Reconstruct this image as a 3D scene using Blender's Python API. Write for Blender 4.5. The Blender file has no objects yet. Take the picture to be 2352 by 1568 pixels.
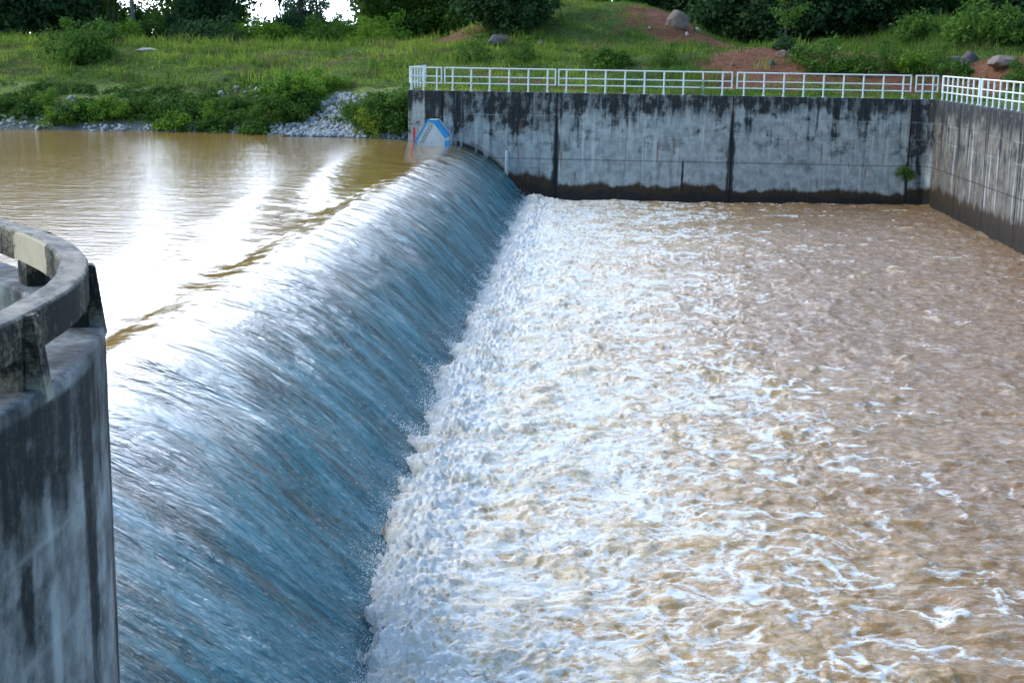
import bpy, math, random
import numpy as np
rnd = random.Random(7)
RS = np.random.RandomState(11)
S = bpy.context.scene
COL = S.collection
rad = math.radians

# ------------------------------------------------------------------ camera
CAMH = 7.4
F, CX, CY, VPX, VPY, ROLL = 3267., 1176., 784., 1390., 114., 0.016
_y = np.array([(VPX-CX)/F, (CY-VPY)/F, 1.]); _y /= np.linalg.norm(_y)
_u = np.cross(np.array([1., -ROLL, 0.]), _y); _u /= np.linalg.norm(_u)
if _u[1] < 0: _u = -_u
_x = np.cross(_y, _u)
if _x[0] < 0: _x = -_x
M = np.stack([_x, _y, _u], 1)          # world -> camera (right, up, forward)
cam = bpy.data.objects.new('camera', bpy.data.cameras.new('camera'))
COL.objects.link(cam)
from mathutils import Matrix, Vector
r_, u_, f_ = M[0], M[1], M[2]
cam.matrix_world = Matrix(((r_[0], u_[0], -f_[0], 0), (r_[1], u_[1], -f_[1], 0), (r_[2], u_[2], -f_[2], CAMH), (0, 0, 0, 1)))
cd = cam.data
cd.lens = 50; cd.sensor_width = 36; cd.clip_end = 4000; cd.clip_start = .1
cd.dof.use_dof = True; cd.dof.focus_distance = 27; cd.dof.aperture_fstop = 3.4
S.camera = cam

def ray(x, y):
    return M.T @ np.array([(x-CX)/F, (CY-y)/F, 1.])
def at(x, y, Y):                       # the point seen at photo pixel x, y (2352 wide) at distance Y
    d = ray(x, y)
    return np.array([0, 0, CAMH]) + d*Y/d[1]

# ------------------------------------------------------------------ noise
_perm = np.random.RandomState(3).permutation(256)
_perm = np.concatenate([_perm, _perm, _perm])
_ga = np.random.RandomState(5).rand(256)*2*np.pi
_gx, _gy = np.cos(_ga), np.sin(_ga)
def pn(x, y, seed=0):
    x = np.asarray(x, float)+seed*17.31; y = np.asarray(y, float)+seed*9.77
    x, y = np.broadcast_arrays(x, y)
    xi = np.floor(x).astype(np.int64); yi = np.floor(y).astype(np.int64)
    xf = x-xi; yf = y-yi
    u = xf*xf*xf*(xf*(xf*6-15)+10); v = yf*yf*yf*(yf*(yf*6-15)+10)
    def g(ix, iy, dx, dy):
        h = _perm[(_perm[ix & 255]+(iy & 255))]
        return _gx[h]*dx+_gy[h]*dy
    a = g(xi, yi, xf, yf); b = g(xi+1, yi, xf-1, yf)
    c = g(xi, yi+1, xf, yf-1); d = g(xi+1, yi+1, xf-1, yf-1)
    return 1.5*((a*(1-u)+b*u)*(1-v)+(c*(1-u)+d*u)*v)
def fbm(x, y, n=4, seed=0, gain=.5):
    s = 0; a = 1.; t = 0
    for i in range(n):
        s = s+a*pn(x*2.**i, y*2.**i, seed+i*3); t += a; a *= gain
    return s/t*1.4
def sstep(a, b, x):
    t = np.clip((x-a)/(b-a), 0, 1); return t*t*(3-2*t)

# ------------------------------------------------------------------ mesh helpers
def raw_mesh(name, V, Fq, attrs=None, smooth=True):
    """V (n,3); Fq (m,k) face indices, k = 3 or 4"""
    me = bpy.data.meshes.new(name)
    V = np.asarray(V, np.float32); Fq = np.asarray(Fq, np.int32)
    n, m, k = len(V), len(Fq), Fq.shape[1]
    me.vertices.add(n); me.vertices.foreach_set('co', V.ravel())
    me.loops.add(m*k); me.loops.foreach_set('vertex_index', Fq.ravel())
    me.polygons.add(m)
    me.polygons.foreach_set('loop_start', np.arange(0, m*k, k, dtype=np.int32))
    me.polygons.foreach_set('loop_total', np.full(m, k, np.int32))
    me.update(calc_edges=True)
    if smooth: me.polygons.foreach_set('use_smooth', np.ones(m, bool))
    for nm, arr in (attrs or {}).items():
        arr = np.asarray(arr, np.float32)
        if arr.ndim == 1:
            me.attributes.new(nm, 'FLOAT', 'POINT').data.foreach_set('value', arr)
        else:
            me.attributes.new(nm, 'FLOAT_VECTOR', 'POINT').data.foreach_set('vector', arr.ravel())
    me.validate()
    return me
def grid_faces(n, m):
    i = np.arange(n*m).reshape(n, m)
    return np.stack([i[:-1, :-1], i[1:, :-1], i[1:, 1:], i[:-1, 1:]], -1).reshape(-1, 4)
def obj(name, me, mat=None, parent=None):
    o = bpy.data.objects.new(name, me)
    if mat is not None and len(me.materials) == 0: me.materials.append(mat)
    COL.objects.link(o)
    if parent is not None: o.parent = parent
    return o
def tag(o, label=None, cat=None, group=None, kind=None):
    if label: o['label'] = label
    if cat: o['category'] = cat
    if group: o['group'] = group
    if kind: o['kind'] = kind
    return o
def empty(name, label, cat, loc=(0, 0, 0), group=None):
    o = bpy.data.objects.new(name, None); COL.objects.link(o)
    o.location = loc; o.empty_display_size = .2
    return tag(o, label, cat, group)

class MB:
    """collects boxes, tubes and prisms of one mesh"""
    def __init__(s): s.v = []; s.f = []
    def add(s, vs, fs):
        b = len(s.v); s.v += [tuple(map(float, p)) for p in vs]; s.f += [tuple(b+i for i in f) for f in fs]
    def box(s, a, b):
        (x0, y0, z0), (x1, y1, z1) = a, b
        s.add([(x0,y0,z0),(x1,y0,z0),(x1,y1,z0),(x0,y1,z0),(x0,y0,z1),(x1,y0,z1),(x1,y1,z1),(x0,y1,z1)],
              [(0,3,2,1),(4,5,6,7),(0,1,5,4),(1,2,6,5),(2,3,7,6),(3,0,4,7)])
    def hexa(s, bot, top):
        s.add(list(bot)+list(top), [(0,3,2,1),(4,5,6,7),(0,1,5,4),(1,2,6,5),(2,3,7,6),(3,0,4,7)])
    def tube(s, pts, rs, n=10, cap=True):
        pts = [np.array(p, float) for p in pts]
        if not hasattr(rs, '__len__'): rs = [rs]*len(pts)
        rings = []; b = len(s.v)
        for i, p in enumerate(pts):
            t = pts[min(i+1, len(pts)-1)]-pts[max(i-1, 0)]; t = t/np.linalg.norm(t)
            a = np.cross(t, (0, 0, 1.) if abs(t[2]) < .9 else (1., 0, 0)); a /= np.linalg.norm(a)
            c = np.cross(t, a)
            for k in range(n):
                w = 2*math.pi*k/n
                s.v.append(tuple(p+rs[i]*(a*math.cos(w)+c*math.sin(w))))
        for i in range(len(pts)-1):
            for k in range(n):
                s.f.append((b+i*n+k, b+i*n+(k+1) % n, b+(i+1)*n+(k+1) % n, b+(i+1)*n+k))
        if cap:
            s.f.append(tuple(b+k for k in range(n))[::-1])
            s.f.append(tuple(b+(len(pts)-1)*n+k for k in range(n)))
    def prism(s, poly, y0, y1):       # polygon of (x, z) pulled from y0 to y1
        n = len(poly)
        vs = [(x, y0, z) for x, z in poly]+[(x, y1, z) for x, z in poly]
        s.add(vs, [tuple(range(n)), tuple(range(2*n-1, n-1, -1))]+[(i, i+n, (i+1) % n+n, (i+1) % n) for i in range(n)])
    def mesh(s, name, smooth=False):
        me = bpy.data.meshes.new(name); me.from_pydata(s.v, [], s.f); me.update()
        import bmesh
        bm = bmesh.new(); bm.from_mesh(me); bmesh.ops.recalc_face_normals(bm, faces=bm.faces); bm.to_mesh(me); bm.free()
        if smooth:
            me.polygons.foreach_set('use_smooth', np.ones(len(me.polygons), bool))
            try: me.set_sharp_from_angle(angle=rad(40))
            except Exception: pass
        return me
    def build(s, name, mat, parent=None, smooth=False): return obj(name, s.mesh(name, smooth), mat, parent)

# ------------------------------------------------------------------ materials
class NT:
    def __init__(s, name):
        s.m = bpy.data.materials.new(name); s.m.use_nodes = True
        s.t = s.m.node_tree; s.n = s.t.nodes; s.b = s.n['Principled BSDF']; s.out = s.n['Material Output']
    def node(s, typ, **kw):
        n = s.n.new(typ)
        for k, v in kw.items(): setattr(n, k, v)
        return n
    def link(s, a, b): s.t.links.new(a, b)
    def put(s, sock, v):
        if hasattr(v, 'is_linked'): s.link(v, sock)
        else: sock.default_value = v
    def attr(s, name, out='Fac'): n = s.node('ShaderNodeAttribute', attribute_name=name); return n.outputs[out]
    def coord(s, out='Object'): return s.node('ShaderNodeTexCoord').outputs[out]
    def mapping(s, vec, scale=(1, 1, 1), loc=(0, 0, 0)):
        n = s.node('ShaderNodeMapping'); s.put(n.inputs['Vector'], vec)
        n.inputs['Scale'].default_value = scale; n.inputs['Location'].default_value = loc; return n.outputs[0]
    def noise(s, vec, scale, detail=4, rough=.5, dist=0):
        n = s.node('ShaderNodeTexNoise'); s.put(n.inputs['Vector'], vec)
        n.inputs['Scale'].default_value = scale; n.inputs['Detail'].default_value = detail
        n.inputs['Roughness'].default_value = rough; n.inputs['Distortion'].default_value = dist
        return n.outputs['Fac']
    def math(s, op, a, b=0., clamp=False):
        n = s.node('ShaderNodeMath', operation=op); n.use_clamp = clamp
        s.put(n.inputs[0], a); s.put(n.inputs[1], b); return n.outputs[0]
    def ramp(s, fac, lo, hi, a=0., b=1.):
        n = s.node('ShaderNodeMapRange', interpolation_type='SMOOTHSTEP'); s.put(n.inputs['Value'], fac)
        s.put(n.inputs['From Min'], lo); s.put(n.inputs['From Max'], hi)
        s.put(n.inputs['To Min'], a); s.put(n.inputs['To Max'], b); return n.outputs[0]
    def mix(s, fac, a, b):
        n = s.node('ShaderNodeMix', data_type='RGBA'); s.put(n.inputs[0], fac)
        for sock, v in ((n.inputs[6], a), (n.inputs[7], b)):
            if hasattr(v, 'is_linked'): s.link(v, sock)
            else: sock.default_value = (*v, 1)
        return n.outputs[2]
    def bump(s, h, strength, dist=.05, prev=None):
        n = s.node('ShaderNodeBump'); s.put(n.inputs['Height'], h)
        s.put(n.inputs['Strength'], strength); n.inputs['Distance'].default_value = dist
        if prev is not None: s.link(prev, n.inputs['Normal'])
        return n.outputs[0]
    def done(s, color=None, rough=None, normal=None, ior=None, spec=None):
        if color is not None:
            if hasattr(color, 'is_linked'): s.link(color, s.b.inputs['Base Color'])
            else: s.b.inputs['Base Color'].default_value = (*color, 1)
        if rough is not None: s.put(s.b.inputs['Roughness'], rough)
        if normal is not None: s.link(normal, s.b.inputs['Normal'])
        if ior is not None: s.b.inputs['IOR'].default_value = ior
        if spec is not None: s.put(s.b.inputs['Specular IOR Level'], spec)
        return s.m

def mat_concrete(name, pale, mid, dark=(.018, .019, .021), wet=(.05, .032, .018)):
    t = NT(name); c = t.coord()
    n1 = t.noise(c, 2.2, 6, .6); n2 = t.noise(c, 14, 5, .65); n3 = t.noise(c, 55, 3)
    col = t.mix(t.ramp(n1, .35, .65), mid, pale)
    col = t.mix(t.math('MULTIPLY', t.ramp(n2, .55, .75), .35), col, tuple(.5*x for x in mid))
    w = t.math('ADD', t.attr('wet'), t.math('MULTIPLY', t.math('SUBTRACT', n2, .5), .5))
    col = t.mix(t.ramp(w, .25, .75), col, wet)
    sv = t.noise(t.mapping(c, (9, 9, .8)), 1.0, 5, .65)
    d = t.math('ADD', t.attr('dark'), t.math('MULTIPLY', t.math('SUBTRACT', n2, .5), .8))
    d = t.math('ADD', d, t.math('MULTIPLY', t.math('SUBTRACT', n3, .5), .45))
    d = t.math('ADD', d, t.math('MULTIPLY', t.math('SUBTRACT', sv, .5), .8))
    col = t.mix(t.ramp(d, -.14, 1.12), col, dark)
    col = t.mix(t.math('MULTIPLY', t.attr('pale'), .75), col, (.5, .52, .53))
    col = t.mix(t.attr('rust'), col, (.19, .06, .022))
    col = t.mix(t.attr('joint'), col, (.01, .01, .01))
    b = t.bump(n2, .35, .02); b = t.bump(n3, .3, .008, b)
    return t.done(col, .85, b, spec=.25)

M_wall = mat_concrete('weathered_concrete', (.41, .425, .43), (.27, .285, .295))
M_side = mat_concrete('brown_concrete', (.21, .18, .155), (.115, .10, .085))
M_near = mat_concrete('mossy_concrete', (.36, .37, .38), (.17, .175, .18))
M_block = mat_concrete('pale_plaster', (.62, .64, .68), (.52, .53, .57))
M_pier = mat_concrete('grey_concrete', (.46, .45, .44), (.36, .36, .37))

def simple(name, col, rough=.6, noise=None, spec=.4):
    t = NT(name)
    if noise:
        c = t.coord(); n = t.noise(c, noise[0], 5, .6)
        col = t.mix(t.ramp(n, noise[2], noise[3]), col, noise[1])
    return t.done(col, rough, spec=spec)
M_white = simple('white_paint', (.72, .74, .76), .45, (9, (.45, .16, .13), .60, .68))
M_blue = simple('blue_paint', (.02, .27, .62), .6, (6, (.10, .30, .5), .5, .75))
M_red = simple('red_paint', (.55, .02, .04), .6)
M_black = simple('black_paint', (.06, .08, .08), .7)
M_filler = simple('joint_filler', (.012, .012, .012), .9)
M_pipe = simple('pale_pipe', (.42, .48, .52), .5, (6, (.3, .3, .3), .5, .8))

def mat_leaf(name, c1, c2, trans=.35):
    t = NT(name)
    f = t.attr('tint')
    inf = t.node('ShaderNodeObjectInfo').outputs['Random']
    f = t.math('ADD', f, t.math('MULTIPLY', t.math('SUBTRACT', inf, .5), .35), True)
    col = t.mix(f, c1, c2)
    if name == 'grass_blades': col = t.mix(t.attr('dry'), col, (.16, .115, .07))
    t.done(col, .7, spec=.12)
    tr = t.node('ShaderNodeBsdfTranslucent'); t.link(col, tr.inputs[0])
    mx = t.node('ShaderNodeMixShader'); mx.inputs[0].default_value = trans
    t.link(t.b.outputs[0], mx.inputs[1]); t.link(tr.outputs[0], mx.inputs[2])
    t.link(mx.outputs[0], t.out.inputs['Surface'])
    return t.m
M_leaf_dark = mat_leaf('dark_leaves', (.018, .046, .022), (.07, .135, .045), .3)
M_leaf_mid = mat_leaf('mid_leaves', (.03, .08, .016), (.13, .23, .035))
M_leaf_bright = mat_leaf('bright_leaves', (.07, .16, .02), (.24, .38, .04))
M_leaf_yellow = mat_leaf('yellow_leaves', (.13, .2, .02), (.32, .36, .04))
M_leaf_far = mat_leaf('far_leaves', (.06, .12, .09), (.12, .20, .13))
M_grass = mat_leaf('grass_blades', (.06, .14, .02), (.40, .47, .07), .45)
M_bark = simple('bark', (.085, .07, .06), .9, (5, (.03, .026, .022), .4, .7))
M_bark_pale = simple('pale_bark', (.26, .25, .24), .9, (4, (.12, .11, .1), .45, .7))

def mat_stone(name, a, b, c3):
    t = NT(name); c = t.coord()
    n = t.noise(c, 2.5, 6, .65); n2 = t.noise(c, 14, 4, .6)
    inf = t.node('ShaderNodeObjectInfo').outputs['Random']
    col = t.mix(t.ramp(n, .35, .65), a, b)
    col = t.mix(t.math('MULTIPLY', t.ramp(n2, .5, .72), .8), col, c3)
    col = t.mix(t.math('MULTIPLY', inf, .35), col, c3)
    return t.done(col, .85, t.bump(n2, .5, .03), spec=.25)
M_stone = mat_stone('riprap_stone', (.46, .47, .49), (.34, .35, .38), (.17, .16, .16))
M_boulder = mat_stone('boulder_rock', (.30, .21, .165), (.20, .145, .13), (.10, .08, .08))
M_boulder_grey = mat_stone('grey_boulder_rock', (.17, .15, .15), (.11, .10, .105), (.05, .047, .05))
M_rock_pale = mat_stone('pale_rock', (.55, .53, .52), (.42, .38, .37), (.3, .24, .22))

# water ---------------------------------------------------------------
WAVE = .6
def still_height(t, c):
    a = t.noise(t.mapping(c, (1.5, 3.4, 1)), 1.0, 6, .62, .5)
    b = t.noise(t.mapping(c, (.35, .9, 1)), 1.0, 3, .5, .3)
    f = t.noise(t.mapping(c, (6, 12, 1)), 1.0, 3, .55)
    return b, t.math('ADD', t.math('MULTIPLY', a, .7), t.math('ADD', t.math('MULTIPLY', b, .8), t.math('MULTIPLY', f, .16)))
R1, R2 = (.31, .172, .045), (.39, .225, .065)
def mat_reservoir():
    t = NT('muddy_water'); c = t.coord()
    b, h = still_height(t, c)
    col = t.mix(t.ramp(b, .3, .7), R1, R2)
    return t.done(col, .05, t.bump(h, WAVE, .05), 1.33)
def mat_fall():
    t = NT('falling_water')
    fl = t.attr('flow', 'Vector'); s = t.attr('run')         # flow = (across, along, 0); run = metres below the crest
    a = t.noise(t.mapping(fl, (1.7, .40, 1)), 1.0, 7, .66, .45)
    b = t.noise(t.mapping(fl, (7, 2.0, 1)), 1.0, 5, .68, .8)
    f = t.noise(t.mapping(fl, (17, 9, 1)), 1.0, 4, .7, .6)
    k = t.ramp(s, -.9, .9); k2 = t.ramp(s, .6, 4.0)
    sb, sh = still_height(t, t.coord())
    calm = t.ramp(s, -4.5, -1.2)
    g1s = t.noise(t.mapping(fl, (5.5, .55, 1)), 1.0, 5, .62, .5)
    n = t.bump(sh, t.math('MULTIPLY', t.math('SUBTRACT', 1.0, t.math('MULTIPLY', calm, .72)), t.math('MULTIPLY', t.math('SUBTRACT', 1.0, k), WAVE)), .05)
    n = t.bump(a, t.math('MULTIPLY', k, t.ramp(s, 0., 2., .28, .45)), .12, n)
    kf = t.ramp(s, .3, 2.6, .14, 1.0)
    n = t.bump(t.ramp(b, .36, .64), t.math('MULTIPLY', t.math('MULTIPLY', k, kf), .6), .03, n)
    n = t.bump(t.math('MULTIPLY', g1s, k), t.math('MULTIPLY', kf, .5), .05, n)
    a2 = t.noise(t.mapping(fl, (.75, .42, 1)), 1.0, 4, .6, .8)
    n = t.bump(a2, t.math('MULTIPLY', k, .55), .35, n)
    n = t.bump(f, t.math('MULTIPLY', k2, .95), .045, n)
    # crisp threads along the flow: sky and tree reflections put into the colour
    g1 = t.noise(t.mapping(fl, (5.5, .55, 1)), 1.0, 5, .62, .5)
    g2 = t.noise(t.mapping(fl, (10, 1.6, 1)), 1.0, 4, .6, .5)
    def thread(v, w): return t.math('SUBTRACT', 1.0, t.math('MULTIPLY', t.math('ABSOLUTE', t.math('SUBTRACT', v, .5)), w), True)
    dk = t.math('MULTIPLY', thread(g1, 17.), t.ramp(a, .58, .40))
    dk2 = t.math('MULTIPLY', thread(g2, 15.), t.ramp(a, .66, .42))
    lt = t.math('MULTIPLY', thread(g2, 12.), t.ramp(a, .44, .62))
    on = t.ramp(s, .1, 1.8, .1, 1.0); off_ = t.ramp(s, 4.6, 2.4, .25, 1.0)
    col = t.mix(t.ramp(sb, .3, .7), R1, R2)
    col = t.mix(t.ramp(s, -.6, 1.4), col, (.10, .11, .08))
    col = t.mix(t.ramp(s, .6, 3.0), col, (.05, .25, .29))  # teal of aerated water, with the sky's reflected blue put into the colour
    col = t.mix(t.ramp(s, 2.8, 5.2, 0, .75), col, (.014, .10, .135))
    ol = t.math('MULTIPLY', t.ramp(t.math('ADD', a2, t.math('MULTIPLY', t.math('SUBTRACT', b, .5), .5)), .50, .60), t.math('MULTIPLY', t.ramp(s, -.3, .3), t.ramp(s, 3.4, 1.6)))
    col = t.mix(t.math('MULTIPLY', ol, .7), col, (.075, .07, .032))  # olive patches: the reflection of dark trees put into the colour
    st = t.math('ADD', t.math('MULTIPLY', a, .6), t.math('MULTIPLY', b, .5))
    col = t.mix(t.math('MULTIPLY', t.ramp(st, .575, .64), t.math('MULTIPLY', t.ramp(s, .2, 1.5), .28)), col, (.26, .48, .56))  # pale streaks: reflected bright sky put into the colour
    col = t.mix(t.math('MULTIPLY', t.ramp(st, .53, .47), t.math('MULTIPLY', t.ramp(s, -.3, .7), .62)), col, (.045, .05, .03))  # dark olive streaks: reflected trees put into the colour
    col = t.mix(t.math('MULTIPLY', t.ramp(f, .52, .7), t.math('MULTIPLY', k2, .5)), col, (.20, .45, .55))  # lighter and darker specks: ripple reflections put into the colour
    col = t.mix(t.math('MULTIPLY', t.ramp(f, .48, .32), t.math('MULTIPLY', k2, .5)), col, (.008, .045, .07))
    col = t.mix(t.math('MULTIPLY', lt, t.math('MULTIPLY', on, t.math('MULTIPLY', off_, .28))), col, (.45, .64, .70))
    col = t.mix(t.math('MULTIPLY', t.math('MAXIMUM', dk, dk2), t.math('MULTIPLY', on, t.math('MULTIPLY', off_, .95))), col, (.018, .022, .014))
    ro = t.math('ADD', .04, t.math('MULTIPLY', k2, .10))
    return t.done(col, ro, n, 1.42)
def mat_churn():
    t = NT('churning_water'); c = t.coord()
    foam = t.attr('foam'); aer = t.attr('aer'); web = t.attr('web')
    n0 = t.noise(t.mapping(c, (3.2, 4.5, 2)), 1.0, 6, .7, .8)
    n1 = t.noise(t.mapping(c, (10, 14, 8)), 1.0, 6, .72, .8)
    n2 = t.noise(t.mapping(c, (38, 48, 30)), 1.0, 4, .65)
    nr = t.noise(t.mapping(c, (4.2, 6.5, 3)), 1.0, 4, .6, 1.2)
    rg = t.math('SUBTRACT', 1.0, t.math('MULTIPLY', t.math('ABSOLUTE', t.math('SUBTRACT', nr, .5)), 7.0), True)   # thin threads
    nr2 = t.noise(t.mapping(c, (9.5, 14, 6)), 1.0, 3, .6, 1.0)
    rg2 = t.math('SUBTRACT', 1.0, t.math('MULTIPLY', t.math('ABSOLUTE', t.math('SUBTRACT', nr2, .5)), 6.0), True)
    fo = t.math('ADD', foam, t.math('MULTIPLY', t.math('SUBTRACT', n1, .5), t.math('ADD', .25, t.math('MULTIPLY', foam, .7))))
    fo = t.math('ADD', fo, t.math('MULTIPLY', t.math('SUBTRACT', n2, .5), t.math('ADD', .1, t.math('MULTIPLY', foam, .45))))
    th = t.math('MULTIPLY', t.math('ADD', rg, t.math('MULTIPLY', rg2, .7)), web)
    fo = t.math('ADD', fo, t.math('MULTIPLY', t.math('SUBTRACT', th, .36), .7))
    fo = t.ramp(fo, .26, .88)
    wat = t.mix(aer, (.235, .115, .042), (.47, .27, .075))
    wat = t.mix(t.math('MULTIPLY', t.ramp(n1, .38, .68), t.math('MULTIPLY', aer, .45)), wat, (.60, .43, .22))
    wat = t.mix(t.math('MULTIPLY', t.ramp(aer, .9, 1.0), .45), wat, (.64, .52, .36))
    film = t.math('MULTIPLY', t.ramp(n0, .46, .66), t.math('ADD', .05, t.math('MULTIPLY', web, .25)))
    wat = t.mix(film, wat, (.47, .37, .30))
    nt = t.noise(t.mapping(c, (1.9, 4.6, 2)), 1.0, 5, .66, 1.6)
    lace = t.math('MULTIPLY', t.math('SUBTRACT', 1.0, t.math('MULTIPLY', t.math('ABSOLUTE', t.math('SUBTRACT', nt, .5)), 11.0), True), t.ramp(n0, .40, .62))
    wat = t.mix(t.math('MULTIPLY', lace, .5), wat, (.62, .58, .56))
    nc = t.noise(t.mapping(c, (1.5, 2.2, 1)), 1.0, 5, .65, .6)
    cream = t.math('MULTIPLY', t.ramp(t.math('ADD', nc, t.math('MULTIPLY', t.math('SUBTRACT', n1, .5), .5)), .45, .68), t.math('MULTIPLY', t.ramp(aer, .45, .95, 0., .85), t.ramp(web, .88, .99, 1., .75)))
    white = t.mix(cream, (.78, .77, .755), (.68, .555, .37))
    col = t.mix(fo, wat, white)
    ro = t.math('ADD', .12, t.math('MULTIPLY', fo, .7))
    rip = t.noise(t.mapping(c, (2.2, 7.0, 1)), 1.0, 7, .66, .7)
    b = t.bump(rip, .6, .10)
    b = t.bump(n1, t.math('ADD', .08, t.math('MULTIPLY', web, .42)), .04, b)
    b = t.bump(n2, t.math('MULTIPLY', web, .45), .014, b)
    return t.done(col, ro, b, 1.33, t.math('SUBTRACT', .5, t.math('MULTIPLY', fo, .35)))
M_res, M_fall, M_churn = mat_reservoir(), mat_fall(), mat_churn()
M_spray = simple('spray_drops', (.85, .88, .92), .4)

def mat_ground():
    t = NT('bank_ground'); c = t.coord()
    n = t.noise(c, .9, 6, .65); n2 = t.noise(c, 5, 5, .65); n3 = t.noise(c, 22, 3, .6)
    g = t.mix(t.ramp(n2, .35, .65), (.04, .07, .016), (.11, .155, .032))
    so = t.mix(t.ramp(n2, .35, .65), (.11, .043, .025), (.22, .09, .048))
    so = t.mix(t.math('MULTIPLY', t.ramp(n3, .6, .72), .5), so, (.33, .25, .2))
    f = t.math('ADD', t.attr('soil'), t.math('MULTIPLY', t.math('SUBTRACT', n, .5), .9))
    col = t.mix(t.ramp(f, .35, .65), g, so)
    col = t.mix(t.math('MULTIPLY', t.attr('path'), .8), col, t.mix(t.ramp(n2, .35, .65), (.15, .19, .05), (.26, .28, .10)))
    gr = t.mix(t.ramp(n3, .4, .65), (.07, .065, .05), (.26, .26, .26))
    col = t.mix(t.ramp(t.math('ADD', t.attr('gravel'), t.math('MULTIPLY', t.math('SUBTRACT', n2, .5), .8)), .3, .6), col, gr)
    return t.done(col, .95, t.bump(n3, .6, .06, t.bump(n2, .6, .15)), spec=.15)
M_ground = mat_ground()

# ------------------------------------------------------------------ terrain
def blob(X, Y, px, Yd, rx, ry):
    x = at(px, 120, Yd)[0]
    return np.exp(-(((X-x)/rx)**2+((Y-Yd)/ry)**2))
def shore(X):
    return np.interp(X, [-400, -31, -20, -9.7, 0], [71.5, 71.8, 73.2, 71.1, 71.1])+.55*pn(X*.22, 0*X, 4)+.25*pn(X*.8, 0*X, 5)
def terr(X, Y):
    X = np.asarray(X, float); Y = np.asarray(Y, float)
    sh = shore(X)
    t = Y-sh
    low = np.interp(t, [-60, -6, -.6, 0, .4, 4.4, 5.2], [-3, -3, 2.3, 2.86, 3.05, 5.0, 5.2])
    low = np.where(X < -9.55, low, np.where(Y > 70.95, 5.22, -3.0))
    low = np.where(X > 16.25, 5.22, low)
    b = 76.6+.6*pn(X*.15, 0*X, 6)
    up = np.interp(Y-b, [-1, 0, 1.5, 5, 8.5, 10.5, 14, 40, 300, 900], [-.02, 0, .25, 1.1, 1.75, 1.98, 2.05, 2.6, 4., 4.])
    z = low+np.where(Y > 75, up, 0)
    m = np.exp(-(np.abs((X+1.6)/8.4)**4+np.abs((Y-105)/9.)**3))
    z = z+3.1*m
    z = z+1.15*sstep(12, 27, X)*sstep(80, 94, Y)+.9*blob(X, Y, 2330, 78, 2.5, 3)+.5*blob(X, Y, 1790, 86, 4, 3)
    z = z+np.where((X > 18), 1.0*sstep(18.5, 23, X), 0)
    rough = sstep(1., 4., t)*np.where(Y > 73, 1, .2)
    z = z+rough*(.22*fbm(X*.35, Y*.35, 4, 8)+.06*fbm(X*1.6, Y*1.6, 3, 9))
    return z
def soilmask(X, Y):
    s = .18+.35*fbm(X*.22, Y*.3, 3, 12)
    for px, Yd, rx, ry, a in ((1000, 100, 3.2, 5, .95), (1560, 100, 4.5, 4, .5), (1650, 98, 4, 5, .95), (1790, 84, 5.0, 2.8, 1.0), (1930, 86, 3.5, 3, .6), (2330, 78, 4, 4, .8), (1520, 92, 8, 2.5, .3),
                              (2060, 80, 4, 2.5, .6), (1850, 78, 5, 2.5, .3), (700, 84, 7, 2.0, .4), (1300, 78, 5, 3, .3), (320, 88, 2.5, 1.5, .5), (1700, 80, 3, 3, .4)):
        s = s+a*blob(X, Y, px, Yd, rx, ry)
    return np.clip(s, 0, 1)
def hit(px, py):
    """where the sight line through photo pixel px, py meets the bank"""
    d = ray(px, py); d = d/d[1]
    Ys = np.arange(70.9, 130, .04)
    P = np.array([0, 0, CAMH])[None]+d[None]*Ys[:, None]
    g = terr(P[:, 0], P[:, 1])
    k = np.nonzero(P[:, 2] <= g)[0]
    i = k[0] if len(k) else len(Ys)-1
    return float(P[i, 0]), float(Ys[i]), float(g[i])

xs = np.concatenate([[-1500, -900, -500, -300, -200, -130, -90, -70], np.arange(-58, -9.8, .33), [-9.56, -9.54], np.arange(-9.4, 15.9, .3), [16.24, 16.26], np.arange(16.5, 42, .4), [46, 52, 60, 80, 110, 150, 220, 300, 500, 900, 1500]])
ys = np.concatenate([[-200, -60, -10, 20, 45, 58, 64, 67], np.arange(69, 70.9, .3), [70.94, 70.96], np.arange(71.1, 84, .22), np.arange(84.2, 118, .4), [119, 122, 126, 132, 140, 150, 170, 200, 260, 350, 500, 800, 1500, 2500]])
GX, GY = np.meshgrid(xs, ys, indexing='ij')
GZ = terr(GX, GY)
g = obj('ground', raw_mesh('ground', np.stack([GX, GY, GZ], -1).reshape(-1, 3), grid_faces(len(xs), len(ys)), {'soil': soilmask(GX, GY).ravel(), 'path': (np.exp(-((GY-76.0)/.9)**4)*np.where(GX < -9.0, 1, 0)+.8*np.exp(-((GY-89.3)/1.3)**4)*np.where(GX < 2, 1, 0)).ravel(), 'gravel': (np.exp(-((GY-shore(GX)-.2)/.9)**2)*np.where(GX < -9.3, 1, 0)).ravel()}), M_ground)
tag(g, kind='structure')

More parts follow.
